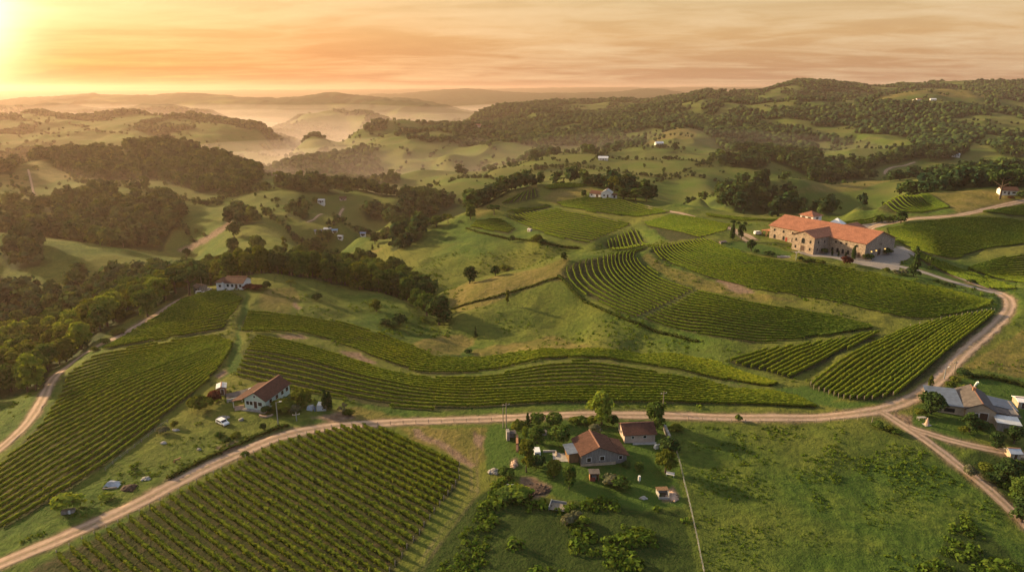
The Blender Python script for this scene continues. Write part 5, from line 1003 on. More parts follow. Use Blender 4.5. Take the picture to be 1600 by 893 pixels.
# ------------------------------------------------------------------ single trees and shrubs (name, kind, foot px, height px, spread/height, leaf, label)
G_, L_, D_, O_, Y_, R_ = M_LEAF, M_LEAF_L, M_LEAF_D, M_LEAF_O, M_LEAF_G, M_LEAF_R
TREES = [
 ('broadleaf_tree','round',940,662,55,.85,L_,'tall bright yellow-green tree by the road above the farmyard'), ('broadleaf_tree','round',1023,668,44,.95,G_,'dense green tree behind the pink outbuilding'),
 ('conifer_tree','conifer',824.6,664,23,.8,D_,'small dark pointed conifer at the roadside end of the farmyard'), ('broadleaf_tree','round',839,692,30,1.0,G_,'round green tree left of the clipped ball tree in the farmyard'),
 ('broadleaf_tree','tall',822,737,54,.75,O_,'tall olive-brown tree beside the white van'), ('broadleaf_tree','round',866,744,29,1.1,O_,'small spreading tree in front of the grey house, left of its terrace'),
 ('broadleaf_tree','tall',889,764,42,.75,G_,'tall leafy tree just left of the red hut in the farmyard'), ('broadleaf_tree','round',1040,738,40,1.0,O_,'golden-olive round tree near the wire fence right of the farmyard'),
 ('broadleaf_tree','tall',821,686,22,.7,L_,'slim light green tree between the hut ruin and the van'), ('cypress_tree','cypress',508,640,34,1.0,D_,'dark columnar cypress left of its twin by the grey tarps'), ('cypress_tree','cypress',515,639,30,1.0,D_,'slightly shorter dark cypress, right one of the pair by the tarps'),
 ('broadleaf_tree','loose',536,650,23,.75,Y_,'thin pale-leaved tree right of the cypress pair'), ('umbrella_tree','umbrella',296,461,46,1.15,D_,'large flat-crowned dark tree beside the white hilltop house'), ('broadleaf_tree','round',318,453,26,1.0,D_,'dark round tree directly left of the white hilltop house'),
 ('broadleaf_tree','round',231,494,46,.95,G_,'big round tree on the outer verge of the left dirt road'), ('broadleaf_tree','loose',455,451,16,1.1,O_,'small open-crowned tree on the meadow right of the white hilltop house'), ('broadleaf_tree','round',588,486,20,1.0,O_,'solitary round tree in the middle of the green hollow'),
 ('broadleaf_tree','round',686,507,46,1.15,D_,'biggest dark tree at the lower end of the ravine wood'), ('broadleaf_tree','round',667,493,38,1.0,G_,'dark tree upslope of the biggest ravine tree'), ('broadleaf_tree','round',652,480,32,1.0,G_,'tree where the ravine wood meets the woodland belt'), ('broadleaf_tree','loose',674,462,26,.9,O_,'open-crowned tree above the ravine wood'),
 ('conifer_tree','conifer',743,528,20,.55,D_,'lone small conifer beside the ravine stream'), ('broadleaf_tree','round',734,443,29,.9,D_,'dark round tree on the ridge line left of the golden grass'), ('broadleaf_tree','round',774,431,17,1.1,D_,'squat dark tree right of the one on the grassy ridge line'), ('broadleaf_tree','tall',793,477,25,.4,O_,'narrow dead-looking tree on the golden hillside'),
 ('broadleaf_tree','round',881,407,14,.9,D_,'small dark tree at the tip of the terraced vineyard'), ('conifer_tree','conifer',582,390,10,.75,D_,'larger of two tiny conifers on the grassy skyline slope'), ('conifer_tree','conifer',591,387,7,.75,D_,'smaller of two tiny conifers on the grassy skyline slope'),
 ('broadleaf_tree','round',620,362,24,1.0,D_,'left tree of the clump at the foot of the central hill'), ('broadleaf_tree','round',632,361,26,1.05,D_,'tallest tree of the clump at the foot of the central hill'), ('broadleaf_tree','round',646,360,20,1.0,G_,'right tree of the clump at the foot of the central hill'), ('broadleaf_tree','round',586,381,17,.95,D_,'dark tree left of the pair of tiny conifers'), ('broadleaf_tree','round',603,373,14,1.4,G_,'low wide tree between the conifers and the hill clump'), ('broadleaf_tree','round',656,358,13,1.0,G_,'lighter round tree beside the hill clump'),
 ('broadleaf_tree','round',682,354,18,1.3,G_,'wide tree at the lower left edge of the vineyard hill'), ('broadleaf_tree','loose',700,349,16,1.3,O_,'open tree on the left flank of the vineyard hill'), ('broadleaf_tree','round',735,343,25,.85,G_,'tall bushy tree left of the small vine block on the central hill'), ('umbrella_tree','umbrella',772,335,15,1.25,D_,'flat-topped dark tree above the small vine block on the central hill'),
 ('broadleaf_tree','loose',959.5,302,28,.85,O_,'open-crowned tall tree behind the grey roofed hilltop farmhouse'), ('cypress_tree','cypress',970,303,21,1.2,D_,'dark upright tree right of the open-crowned hilltop tree'), ('conifer_tree','conifer',979,297,12,.8,D_,'small dark conifer on the skyline right of the hilltop farm'), ('broadleaf_tree','round',974,312,18,1.3,D_,'left one of the dark wide trees right of the hilltop farm'), ('broadleaf_tree','round',993,313,20,1.35,G_,'middle one of the wide trees right of the hilltop farm'), ('broadleaf_tree','round',1010,314,17,1.3,D_,'right one of the wide trees right of the hilltop farm'), ('broadleaf_tree','round',912,308,12,1.0,D_,'round dark tree left of the red roofed barn'), ('broadleaf_tree','round',916,290,13,1.4,D_,'dome-shaped tree on the skyline above the red roofed barn'), ('broadleaf_tree','round',937,291,11,1.8,D_,'wide low tree on the skyline above the grey roofed farmhouse'),
 ('umbrella_tree','umbrella',1562,311,48,.80,D_,'very tall flat-topped pine beside the orange roofed house at the right edge'), ('broadleaf_tree','round',1407,349,21,1.1,D_,'round dark tree at the end of the row along the back drive'),
 ('broadleaf_tree','round',1369.5,348,12,.9,G_,'small clipped tree nearest the winery in the row along the back drive'), ('broadleaf_tree','round',1379,348,12,.85,G_,'second small tree from the winery in the row along the back drive'), ('broadleaf_tree','round',1388,347.5,11,.85,G_,'third small tree from the winery in the row along the back drive'), ('broadleaf_tree','round',1396,347,12,.85,G_,'small tree next to the big round one along the back drive'),
 ('cypress_tree','cypress',1144,374,26,1.0,D_,'left of two dark columnar trees at the winery garden corner'), ('broadleaf_tree','tall',1158,375,25,.75,D_,'dark two-lobed tree right of the columnar one in the winery garden'), ('broadleaf_tree','round',1173.5,392,19,.9,D_,'round-headed standard tree on the winery lawn'),
 ('conifer_tree','conifer',1427,431,48,.62,D_,'tall dark conifer on the grass island beside the winery yard'), ('broadleaf_tree','loose',1452,419,24,.6,G_,'slender open tree behind the tall conifer by the drive'), ('broadleaf_tree','round',1454,646,38,1.15,D_,'big dark tree in front of the tan farmhouse by the road'), ('broadleaf_tree','tall',1452,612,27,.45,O_,'slender tree at the roadside above the tan farmhouse'),
 ('broadleaf_tree','round',1515,674,32,1.0,D_,'dark tree standing in front of the tan farmhouse gable'), ('broadleaf_tree','round',1555,699,26,1.15,D_,'dark round tree below the front shed of the tan farmhouse'), ('broadleaf_tree','round',1584,692,30,1.0,D_,'dark tree at the right edge behind the farm track'), ('broadleaf_tree','round',1573,751,40,1.1,D_,'large dark tree right of the farm track'), ('broadleaf_tree','round',1592,782,42,1.0,G_,'greyish broad tree at the right edge below the farm track'), ('broadleaf_tree','round',1596,815,44,1.0,D_,'lowest large dark tree at the right edge'),
 ('broadleaf_tree','round',403,402,37,.85,G_,'tall domed tree alone on the valley meadow behind the hilltop house'), ('broadleaf_tree','round',366,372,26,.9,D_,'dark tree at the upper end of the eroded gully'), ('broadleaf_tree','round',366,400,30,.9,D_,'tree below the eroded gully, left of the tall domed tree'), ('broadleaf_tree','tall',446,396,26,.6,O_,'thin tree right of the tall domed tree'), ('broadleaf_tree','round',434,397,15,1.1,G_,'small round tree between the domed tree and the thin one'), ('broadleaf_tree','round',480,392,18,1.2,G_,'left tree of the valley clump above the woodland belt'), ('broadleaf_tree','round',493,393,24,.95,D_,'tall tree of the valley clump above the woodland belt'), ('broadleaf_tree','round',505,396,17,1.2,G_,'right tree of the valley clump above the woodland belt'), ('broadleaf_tree','round',513,377,19,1.0,D_,'dark tree hiding part of the valley farm'),
 ('broadleaf_tree','round',292,400,13,1.2,D_,'small dark tree at the foot of the meadow gully'), ('broadleaf_tree','round',420,336,13,1.0,D_,'hazy tree on the left meadow slope below the cottage'), ('broadleaf_tree','round',385,345,20,1.4,D_,'broad hazy tree right of the gully on the left meadow'), ('broadleaf_tree','round',370,348,17,1.2,D_,'hazy tree at the head of the gully on the left meadow'), ('broadleaf_tree','round',493,317,10,1.1,G_,'round tree hiding the left half of the white cottage'), ('broadleaf_tree','round',472,342,11,1.4,D_,'low hazy tree below the white cottage'),
 ('broadleaf_tree','loose',372,257,12,1.0,D_,'lace-crowned tree on the skyline right of the wooded left hill'), ('broadleaf_tree','round',401,266,10,1.1,D_,'domed tree on the skyline above the white roofed cottage'), ('broadleaf_tree','round',169,237,9,1.1,D_,'lone tree on the skyline of the left hill'), ('broadleaf_tree','round',199,236,10,.8,D_,'upright tree on the skyline left of the wooded summit'),
]
for k, (nm, kd, px, py, hp, sr, mt, lab) in enumerate(TREES): tree_px(nm, kd, px, py, hp, sr, mt, lab, seed=k % 4)
SHRUBS = [
 ('ball',872.5,693,30,1.25,G_,'large clipped ball-shaped tree on the farmyard lawn'), ('ball',840,664,20,1.2,G_,'left one of two round bushes along the road at the farmyard'), ('ball',865,664,21,1.4,G_,'right one of two round bushes along the road at the farmyard'), ('bush',929,676,18,1.1,Y_,'pale silvery bush in the middle of the farmyard lawn'), ('bush',813,674,20,1.3,O_,'olive bush left of the round green farmyard tree'),
 ('bush',898,660,11,1.8,O_,'brownish hedge bush left of the bright roadside tree'), ('bush',912,660,12,1.7,G_,'low hedge bush against the bright roadside tree'), ('bush',924,662,14,1.4,O_,'reddish-olive bush at the foot of the bright roadside tree'), ('bush',955,664,18,1.2,G_,'dark bush right of the bright roadside tree'), ('bush',840,729,22,1.2,D_,'dark bush behind the white van'), ('bush',953,758,22,1.2,Y_,'greyish bush right of the red hut'), ('bush',968,762,24,1.2,G_,'larger grey-green bush right of the red hut'), ('ball',998.6,735,15,1.0,G_,'small bushy tree on the lawn below the pink outbuilding'), ('bush',1042,706,28,1.1,D_,'dark bush at the lower right of the pink outbuilding'), ('bush',793,742,16,1.5,G_,'bush beside the pink sand heap'), ('bush',979,728,10,1.3,D_,'low shrub at the right corner of the grey house'), ('bush',1055,672,9,2.6,O_,'low reddish bush along the road right of the outbuilding'),
 ('bush',889,818,20,1.0,Y_,'left pale feathery clump at the edge of the rough growth'), ('bush',900,812,18,1.0,Y_,'middle pale feathery clump at the edge of the rough growth'), ('bush',911,818,18,1.0,L_,'right greenish feathery clump at the edge of the rough growth'), ('bush',813,775,20,2.0,L_,'light green sprawling shrub left of the dark earth patch'), ('bush',790,778,18,2.0,G_,'wide shrub below the pair of white chairs'),
 ('bush',318,638,26,1.4,O_,'large round olive bush below the metal roofed shed'), ('ball',336.5,628,20,1.1,R_,'dark reddish ball bush against the metal roofed shed'), ('ball',467,632,27,.85,O_,'left lobe-shaped round bush right of the green house'), ('ball',477,634,26,.95,O_,'right, fuller round bush right of the green house'), ('ball',411,671,12,.9,D_,'small dark ball bush on the lawn above the road bend'), ('bush',416,645,14,1.3,D_,'dark bush at the front corner of the green house'), ('bush',446,640,20,1.9,O_,'broad sunlit bush beside the green house wall'), ('bush',459,645,15,1.2,Y_,'grey-green bush on the lawn right of the green house'), ('bush',546,647,11,1.6,O_,'scrubby bush between the cypresses and the road'), ('bush',370,682,9,1.6,O_,'low bush on the lawn below the white car'), ('bush',354,691,9,1.4,D_,'dark low bush below the lawn, close to the road'), ('bush',274,666,12,.95,O_,'small dark tree-like bush at the vineyard edge'), ('bush',254,677,13,1.3,Y_,'dry straw-coloured reed clump at the vineyard edge'), ('bush',103,797,32,1.35,L_,'big bright green bush at the corner of the lower left lawn'), ('bush',168,778,10,2.2,L_,'low light green mound bush near the grey tarp heap'), ('bush',382,713,9,1.5,G_,'bush at the road edge by the top of the foreground vines'), ('bush',344,681,9,1.6,G_,'bush overlooking the road on the left bank'),
 ('ball',417,452,14,1.0,D_,'dark ball bush right of the white hilltop house'), ('bush',388,451,8,2.4,R_,'left half of the reddish hedge beside the white hilltop house'), ('bush',402,451,8,2.4,R_,'right half of the reddish hedge beside the white hilltop house'), ('bush',495,470,14,1.0,D_,'dark bush on the slope above the upper vines'), ('bush',614,512,13,1.4,D_,'wide dark bush left of the hollow clump'), ('bush',625,509,23,1.0,D_,'tallest dark bush of the hollow clump'), ('bush',601,508,12,1.6,D_,'leftmost low bush of the hollow clump'), ('bush',731,551,8,1.5,D_,'dark bush at the mouth of the ravine'),
 ('bush',1323,413,15,1.1,R_,'dark red bush at the lower edge of the winery yard'), ('ball',1182,396,7,1.3,D_,'small bush left on the rim of the winery lawn'), ('bush',1202,400,10,1.4,D_,'bushy pair on the rim of the winery lawn'), ('bush',1251,407,8,1.3,D_,'bush right of the winery lamp post'), ('bush',1262,409,8,1.3,G_,'second bush right of the winery lamp post'), ('bush',1269,409.5,7,1.3,G_,'third, lowest bush right of the winery lamp post'), ('bush',1282,413,9,1.4,O_,'olive bush midway along the rim of the winery yard'), ('bush',1384,424,8,1.4,O_,'yellowish bush at the rim of the winery yard'), ('bush',1400,428,8,1.5,Y_,'grey bush left of the tall conifer'), ('bush',1414,429,9,1.5,Y_,'grey bush at the foot of the tall conifer'), ('bush',1355.7,405,11,1.3,D_,'bush at the near corner of the winery gable'), ('bush',1386,397,12,1.5,D_,'wide dark bush at the right corner of the winery gable'), ('bush',1455,421,8,1.2,D_,'round bush beside the upper drive'), ('bush',1516,442,7,1.7,D_,'low bush between the two drives'), ('bush',1475,446,7,1.3,D_,'left one of two bushes below the lower drive'), ('bush',1487,448,7,1.3,D_,'right one of two bushes below the lower drive'), ('bush',1462,440,5,2.4,D_,'low hedge bush below the lower drive'),
 ('cypress',1333,405,22,1.0,D_,'tall ivy-like column shrub against the winery wall'), ('ball',1288,396.5,9,1.2,D_,'rounded shrub in the corner of the winery wings'), ('cypress',1300,399,10,1.1,D_,'first small column shrub along the winery wall'), ('cypress',1310,400,9,1.1,D_,'second small column shrub along the winery wall'), ('cypress',1321,402,9,1.1,D_,'third small column shrub along the winery wall'), ('bush',1146,349,6,1.2,D_,'left one of three small bushes on the lawn behind the vines'), ('bush',1153,351,6,1.2,D_,'middle one of three small bushes on the lawn behind the vines'), ('bush',1164,352,7,1.0,D_,'right one of three small bushes on the lawn behind the vines'),
 ('bush',1507,588,14,1.6,D_,'dark bush at the hedge end beside the right road'), ('bush',1484,603,10,1.6,O_,'brown hedge bush along the right road'), ('bush',1494,596,10,1.6,O_,'olive hedge bush along the right road'), ('bush',1507,615,17,1.1,O_,'olive bush behind the tan farmhouse wing'), ('bush',1504,676,13,1.1,O_,'light bush on the lawn before the tan farmhouse'), ('bush',1535,671,18,1.2,D_,'dark bush beside the farmhouse door'), ('bush',1436,649,14,1.1,O_,'straw-coloured shrub left of the stone cone'), ('bush',1540,736,16,1.6,O_,'scrub bush beside the farm track'), ('bush',1516,745,22,.9,Y_,'grey-green bush standing in the bend of the farm track'), ('bush',1554,752,18,1.4,D_,'dark scrub at the edge of the right-hand wood'), ('bush',1155,657,12,.9,G_,'small roadside bush above the right-hand meadow'), ('bush',1372,668,13,1.2,G_,'dark shrub at the corner of the meadow fence'), ('bush',1388,673,10,1.6,O_,'brownish shrub beside the farm track junction'), ('bush',1402,677,9,1.6,G_,'low green shrub along the farm track'),
 ('bush',146,548,8,1.6,O_,'verge bush at the bend of the left dirt road'), ('bush',163,536,10,1.6,G_,'bush on the bank of the left dirt road'), ('bush',205,492,8,1.8,O_,'bush above the upper end of the left dirt road'), ('bush',183,521,9,2.0,O_,'broad verge bush midway up the left dirt road'), ('bush',790,420,7,2.6,O_,'scrubby patch on the golden ridge'), ('bush',800,378,12,.9,D_,'dark shrub by the small white hut on the central hill'), ('bush',838,380,15,1.2,O_,'olive shrub below the vine block on the central hill'), ('bush',848,381,10,1.3,D_,'dark shrub right of the olive one on the central hill'), ('bush',1597,310,13,1.2,D_,'dark shrub right of the orange roofed house'), ('bush',1579,311,6,1.4,R_,'reddish shrub in front of the orange roofed house'),
]
for k, (kd, px, py, hp, sr, mt, lab) in enumerate(SHRUBS): tree_px('shrub', kd, px, py, hp, sr, mt, lab, seed=k % 4, cat='shrub', group=None)

M_HEDGE = tree_leaf('hedge_leaf', (.026, .046, .012), (.056, .080, .018), (.11, .125, .028))
for k, (lab, hgt, wid, pts) in enumerate([
 ('dark scrubby hedgerow running below the vine blocks on the central hill', .75, 2.2, [(728,357),(760,367),(800,374),(850,381),(905,388)]),
 ('bushy hedgerow along the lower edge of the terraced winery vineyard', .6, 1.8, [(872,431),(905,466),(950,489),(1000,509),(1040,521),(1090,534)]),
 ('low scrub line along the sunken track on the golden hillside', .4, 1.5, [(706,483),(760,469),(830,448),(880,433)]),
 ('ragged grassy hedge along the upper verge of the road below the green house', .38, 1.7, [(262,748),(300,727),(342,707),(380,690),(418,674),(450,665)]),
 ('scrubby hedge along the right edge of the meadow behind the tan farmhouse', .7, 2.4, [(1520,590),(1545,588),(1575,595),(1605,606)])]):
    p = resample(smooth_path(at(*np.array(pts, float).T), 1.0, 1), step=.8); o3 = np.r_[p[len(p)//2], hz(*p[len(p)//2])]; v_, f_ = hedge(p, .8, 9, np.random.default_rng(70+k), wid, hgt, .55); tag(add_mesh('hedgerow', v_-o3, f_, M_HEDGE, loc=tuple(o3)), lab, 'hedge')

# ------------------------------------------------------------------ low growth: rough scrub and meadow tussocks
def clumps(name, raster, x0, x1, y0, y1, s, hr, spread, n, csize, mat, thin=None, seed=3):
    rg_ = np.random.default_rng(seed); X, Y = grid_pts(x0, x1, y0, y1, s, rg_); m = (np.abs(X/Y) < .9) & (raster(X, Y)); m &= field(rmask, X, Y) < .05
    if thin is not None: m &= thin(X, Y)
    X, Y = X[m], Y[m]; k = len(X); h = rg_.uniform(*hr, k)*(.6+.9*vnoise(X/9, Y/9, 5)); d = rg_.normal(size=(k, n, 3)); d /= np.linalg.norm(d, axis=2)[..., None]; d[..., 2] = np.abs(d[..., 2]); r_ = rg_.uniform(.5, 1, (k, n, 1)); sp_ = np.array([spread, spread, 1.0])
    c = np.stack([X, Y, hz(X, Y)], -1)[:, None]+d*r_*sp_*h[:, None, None]; v, f = cards_at(c.reshape(-1, 3), np.repeat(h*csize, n), rg_, d.reshape(-1, 3)); o = add_mesh(name, v, f, mat); o['kind'] = 'stuff'; print(name, k); return o
M_SCRUB = tree_leaf('scrub_leaf', (.048, .094, .014), (.095, .155, .022), (.16, .21, .032))
M_TUSS = tree_leaf('tussock_leaf', (.050, .100, .013), (.10, .160, .019), (.175, .215, .030), .3)
clumps('undergrowth', lambda x, y: field(uz, x, y) > .5, -40, 140, 88, 185, 1.7, (.5, 1.8), 1.0, 34, .42, M_SCRUB, thin=lambda x, y: vnoise(x/7, y/7, 33)+.5*vnoise(x/2.5, y/2.5, 34) > np.where(in_px(x, y, [(770,800),(1000,800),(1075,800),(1092,905),(760,905)]), .92, .48), seed=4)
meadow = [(1060,668),(1380,664),(1420,690),(1500,740),(1560,800),(1610,900),(1096,900),(1062,740)]
clumps('tall_grass', lambda x, y: in_px(x, y, meadow) & (field(uz, x, y) < .5), 10, 150, 88, 190, 1.25, (.16, .42), 1.25, 11, .85, M_TUSS, thin=lambda x, y: vnoise(x/6, y/6, 8)+.4*vnoise(x/2, y/2, 9) > .78, seed=6)
hill = lambda x, y: (field(vz, x, y) < .1) & (field(fz, x, y) < .1) & (field(lz, x, y) < .1) & (field(bz, x, y) < .1)
clumps('hillside_scrub', hill, -180, 240, 185, 420, 3.4, (.35, 1.0), 1.2, 12, .60, M_TUSS, thin=lambda x, y: vnoise(x/16, y/16, 18)+.35*vnoise(x/5, y/5, 19) > .79, seed=8)
clumps('yard_weeds', lambda x, y: in_px(x, y, [(20,845),(120,800),(180,740),(260,690),(330,650),(400,690),(300,735),(170,800),(60,850)]), -110, -40, 120, 215, 2.2, (.25, .7), 1.4, 12, .7, M_TUSS, thin=lambda x, y: vnoise(x/6, y/6, 28) > .52, seed=9)
clumps('road_verge', lambda x, y: (field(rmask, x, y) > .02) & (field(rmask, x, y) < .9) & (y < 300), -200, 230, 88, 300, 1.5, (.25, .6), 1.2, 8, .8, M_TUSS, seed=12) if 0 else None
# ------------------------------------------------------------------ vehicles, poles, fences and yard things
def place(name, label, cat, px, py, rz=0, group=None): p = at(px, py)[0]; return root(name, label, cat, p[:2], rz, group)
def car(label, px, py, rz, van=False):
    r = place('van' if van else 'car', label, 'van' if van else 'car', px, py, rz); L, W = (4.6, 1.9) if van else (4.1, 1.75); h0, h1 = .55, (1.95 if van else 1.45)
    b = MB(); s = L/2; prof = [(-s, .32), (s, .32), (s, .78), (s*.55, .92), (s*.25, h1), (-s*.80, h1), (-s*.98, .95)] if not van else [(-s, .35), (s, .35), (s, .9), (s*.72, 1.1), (s*.45, h1), (-s*.95, h1), (-s, 1.0)]
    b.hull([(x, -W/2, z) for x, z in prof], [(x, W/2, z) for x, z in prof]).build('body', M_CAR, r, .05)
    for sg in (-1, 1): MB().hull([(-s*.72, sg*W/2, h1*.64), (s*.42, sg*W/2, h1*.64), (s*.24, sg*W/2, h1*.92), (-s*.68, sg*W/2, h1*.92)][::sg], [(-s*.72, sg*(W/2+.015), h1*.64), (s*.42, sg*(W/2+.015), h1*.64), (s*.24, sg*(W/2+.015), h1*.92), (-s*.68, sg*(W/2+.015), h1*.92)][::sg]).build('side_window', M_GLASS, r)
    x0, z0, x1, z1 = (s*.55, .92, s*.25, h1) if not van else (s*.72, 1.1, s*.45, h1)
    q = lambda t, e: (x0+(x1-x0)*t+e, z0+(z1-z0)*t+e*.4)
    MB().hull([(q(.08, .0)[0], -W*.42, q(.08, 0)[1]), (q(.08, 0)[0], W*.42, q(.08, 0)[1]), (q(.92, 0)[0], W*.40, q(.92, 0)[1]), (q(.92, 0)[0], -W*.40, q(.92, 0)[1])], [(q(.08, .03)[0], -W*.42, q(.08, .03)[1]), (q(.08, .03)[0], W*.42, q(.08, .03)[1]), (q(.92, .03)[0], W*.40, q(.92, .03)[1]), (q(.92, .03)[0], -W*.40, q(.92, .03)[1])]).build('windscreen', M_GLASS, r)
    MB().hull([(-s*.99, -W*.38, h1*.66), (-s*.99, W*.38, h1*.66), (-s*.90, W*.36, h1*.92), (-s*.90, -W*.36, h1*.92)], [(-s*1.01, -W*.38, h1*.66), (-s*1.01, W*.38, h1*.66), (-s*.92, W*.36, h1*.92), (-s*.92, -W*.36, h1*.92)]).build('rear_window', M_GLASS, r)
    for x in (-s*.62, s*.62):
        for sg in (-1, 1): MB().tube((x, sg*(W/2-.18), .33), (x, sg*(W/2+.02), .33), .33, n=12).build('wheel', M_TYRE, r)
    return r
car('white van parked on the farmyard grass beside the tall olive tree', 838.5, 709, R(96), True).scale = (.82, .82, .82)
car('white car parked on the lawn below the green house', 348, 662, R(-35))
car('white car parked under the pole left of the white hilltop house', 313, 459, R(20))
car('pale car parked between the pole and the white hilltop house', 324, 454, R(70))
car('white van parked on the drive at the far left end of the winery', 1184, 366, R(15), True)

def pole(label, px, py, top, kind='wood', arm=True, lamp=False, name='utility_pole'):
    p = at(px, py)[0]; f = p[1]*CP-(p[2]-CAMH)*SP; h = (py-top)*f/FPX/math.cos(R(12)); r = root(name, label, 'pole', p[:2], .3); m = M_POST if kind == 'wood' else M_STEEL
    MB().tube((0, 0, -.4), (0, 0, h), .17, .11).build('shaft', m, r)
    if arm:
        MB().box(-1.0, 1.0, -.06, .06, h-.75, h-.60).build('crossarm', m, r)
        for x in (-.85, 0, .85): MB().tube((x, 0, h-.6), (x, 0, h-.35), .06).build('insulator', M_WHITE, r)
    if lamp: MB().tube((0, 0, h-.1), (1.1, 0, h+.1), .05).build('lamp_arm', m, r); MB().box(.8, 1.5, -.14, .14, h+.06, h+.2).build('lamp_head', M_WHITE, r)
    return r
pole('tall wooden utility pole by the road at the left end of the farmyard', 791, 668, 626)
pole('thin bare pole just left of the tall utility pole at the farmyard', 786, 668, 634, arm=False)
pole('utility pole behind the green tree at the pink outbuilding', 1035.6, 640, 609)
pole('tall grey lamp pole on the lawn below the green house', 434.5, 662, 626, 'steel', False, True, 'lamp_pole')
pole('short pale pole between the green house lawn and the road', 463.5, 657, 643, 'steel', True)
pole('wooden pole beside the right dirt road above the hedge', 1490.5, 584, 562)
pole('thin street lamp at the verge of the right dirt road', 1475, 592, 573, 'steel', False, True, 'lamp_pole')
pole('tall pole rising left of the white hilltop house', 316.5, 457, 433, 'wood', False)
pole('thin white pole on the crest of the left valley meadow', 193, 386, 372, 'wood', False)
pole('white headed lamp post at the edge of the winery forecourt', 1243.5, 406, 393, 'steel', False, True, 'lamp_pole')
pole('bare wooden post at the meadow corner beside the road', 1362, 662, 651, 'wood', False, name='wooden_post')

def fence(label, pts, gap, h, n_wires=3, group=None):
    w_ = smooth_path(at(*np.array(pts, float).T), .5, 1); p = resample(w_, step=gap); o = root('wire_fence', label, 'fence', p[0]); z0 = o.location.z; Z = hz(p[:, 0], p[:, 1])
    for k in range(min(len(p), 95)):
        x, y, z = p[k, 0]-p[0, 0], p[k, 1]-p[0, 1], Z[k]-z0; MB().box(x-.06, x+.06, y-.06, y+.06, z-.3, z+h+random.uniform(-.1, .1)).build('post', M_POST, o)
    b = MB()
    for j in range(n_wires):
        for k in range(len(p)-1):
            a, c = p[k]-p[0], p[k+1]-p[0]; b.tube((a[0], a[1], Z[k]-z0+h*(j+1)/(n_wires+.3)), (c[0], c[1], Z[k+1]-z0+h*(j+1)/(n_wires+.3)), .018, n=4)
    b.build('wires', M_STEEL, o); return o
fence('wire fence of pale posts between the farmyard and the right-hand meadow', [(1052,690),(1057,708),(1062,724),(1069,757),(1079,796),(1088,838),(1100,898)], 1.9, 1.25)
fence('post and wire fence along the road above the dry grass patch', [(590,664),(634,661.5),(700,659),(768,657)], 3.6, 1.1, 2)
fence('low fence along the lower edge of the left vineyard track', [(165,735),(205,703),(245,672),(262,660)], 2.6, 1.0, 2)
fence('post fence along the road at the top of the meadow', [(1075,655),(1160,660),(1260,660),(1340,656)], 4.0, 1.1, 2)

# farmyard pieces
def mound(name, label, cat, px, py, rx, ry, h, mat, seed, n=14, lumps=26):
    r_ = np.random.default_rng(seed); o3 = at(px, py)[0]; ps = []
    for k in range(lumps):
        a = r_.uniform(0, 6.28); q = r_.random()**.6; x, y = rx*q*math.cos(a), ry*q*math.sin(a); s = r_.uniform(.25, .6)*min(1, h+.3); ps.append(blob((x, y, h*(1-q)*.9+.05), np.array([s, s, s*.7]), r_, 1))
    ps.append(blob((0, 0, 0), np.array([rx*.9, ry*.9, h]), r_, 2)); v, f = join(ps); return tag(add_mesh(name, v, f, mat, loc=tuple(o3)), label, cat)
mound('rubble_heap', 'heap of dark grey rubble on the grass left of the farmyard', 'heap', 773, 737, 1.6, 1.3, .8, M_ROCK, 1)
mound('sand_heap', 'heap of pinkish sand beside the tall olive tree', 'heap', 803, 726, .8, 1.8, .6, M_PEBBLE, 2)
mound('stone_pile', 'small pile of white stones on the lower farmyard lawn', 'stones', 1005, 778, .9, .6, .35, M_CONC, 3, lumps=12)
mound('gravel_heap', 'heap of pale gravel beside the open concrete pit', 'heap', 1050, 775, 1.4, 2.0, .35, M_PEBBLE, 4)
mound('stone_heap', 'heap of light stones and debris near the grey tarp heap', 'heap', 228, 748, .9, .7, .45, M_CONC, 5)
mound('brush_pile', 'dark pile of brushwood below the grey tarp heap', 'heap', 201, 763, 1.9, 1.4, .7, M_EARTH, 6)
mound('stone_heap', 'heap of broken rubble on the lawn above the white car', 'heap', 350, 652, 1.5, .7, .45, M_ROCK, 7)
mound('boulder', 'single pale boulder in the grass beside the vineyard track', 'rock', 256, 692, .9, .6, .45, M_CONC, 8, lumps=5)
mound('boulder', 'low brown boulder near the middle of the left lawn', 'rock', 311, 702, .7, .5, .4, M_ROCK, 9, lumps=5)
mound('boulder', 'dark boulder on the lawn right of the white car', 'rock', 377, 656, .8, .6, .6, M_ROCK, 10, lumps=5)
mound('stone_heap', 'long heap of stones along the vineyard edge above the reed clump', 'heap', 274, 672, 1.1, .5, .35, M_CONC, 11)
mound('earth_bank', 'dark bare earth heap in the middle of the dug patch', 'heap', 838, 764, 3.4, 2.6, .4, M_EARTH, 12, lumps=40)
t_ = place('tarp_heap', 'low heap covered by a grey tarpaulin at the lower left lawn', 'tarp', 176, 757, .2); s = 1.9
MB().hull([(-s*1.2, -s*.8, -.3), (s*1.1, -s, -.3), (s*1.3, s*.7, -.3), (-s*.9, s, -.3)], [(-.9, -.3, 1.15), (.6, -.5, 1.0), (.8, .2, .85), (-.3, .5, 1.1)]).build('tarpaulin', M_TARP, t_, .12); MB().box(-1.6, 1.5, -1.85, -1.65, -.3, .35).build('timber_edge', M_POST, t_)
h_ = place('red_hut', 'small open-fronted hut with red door panel below the grey house', 'hut', 928, 748, 0)
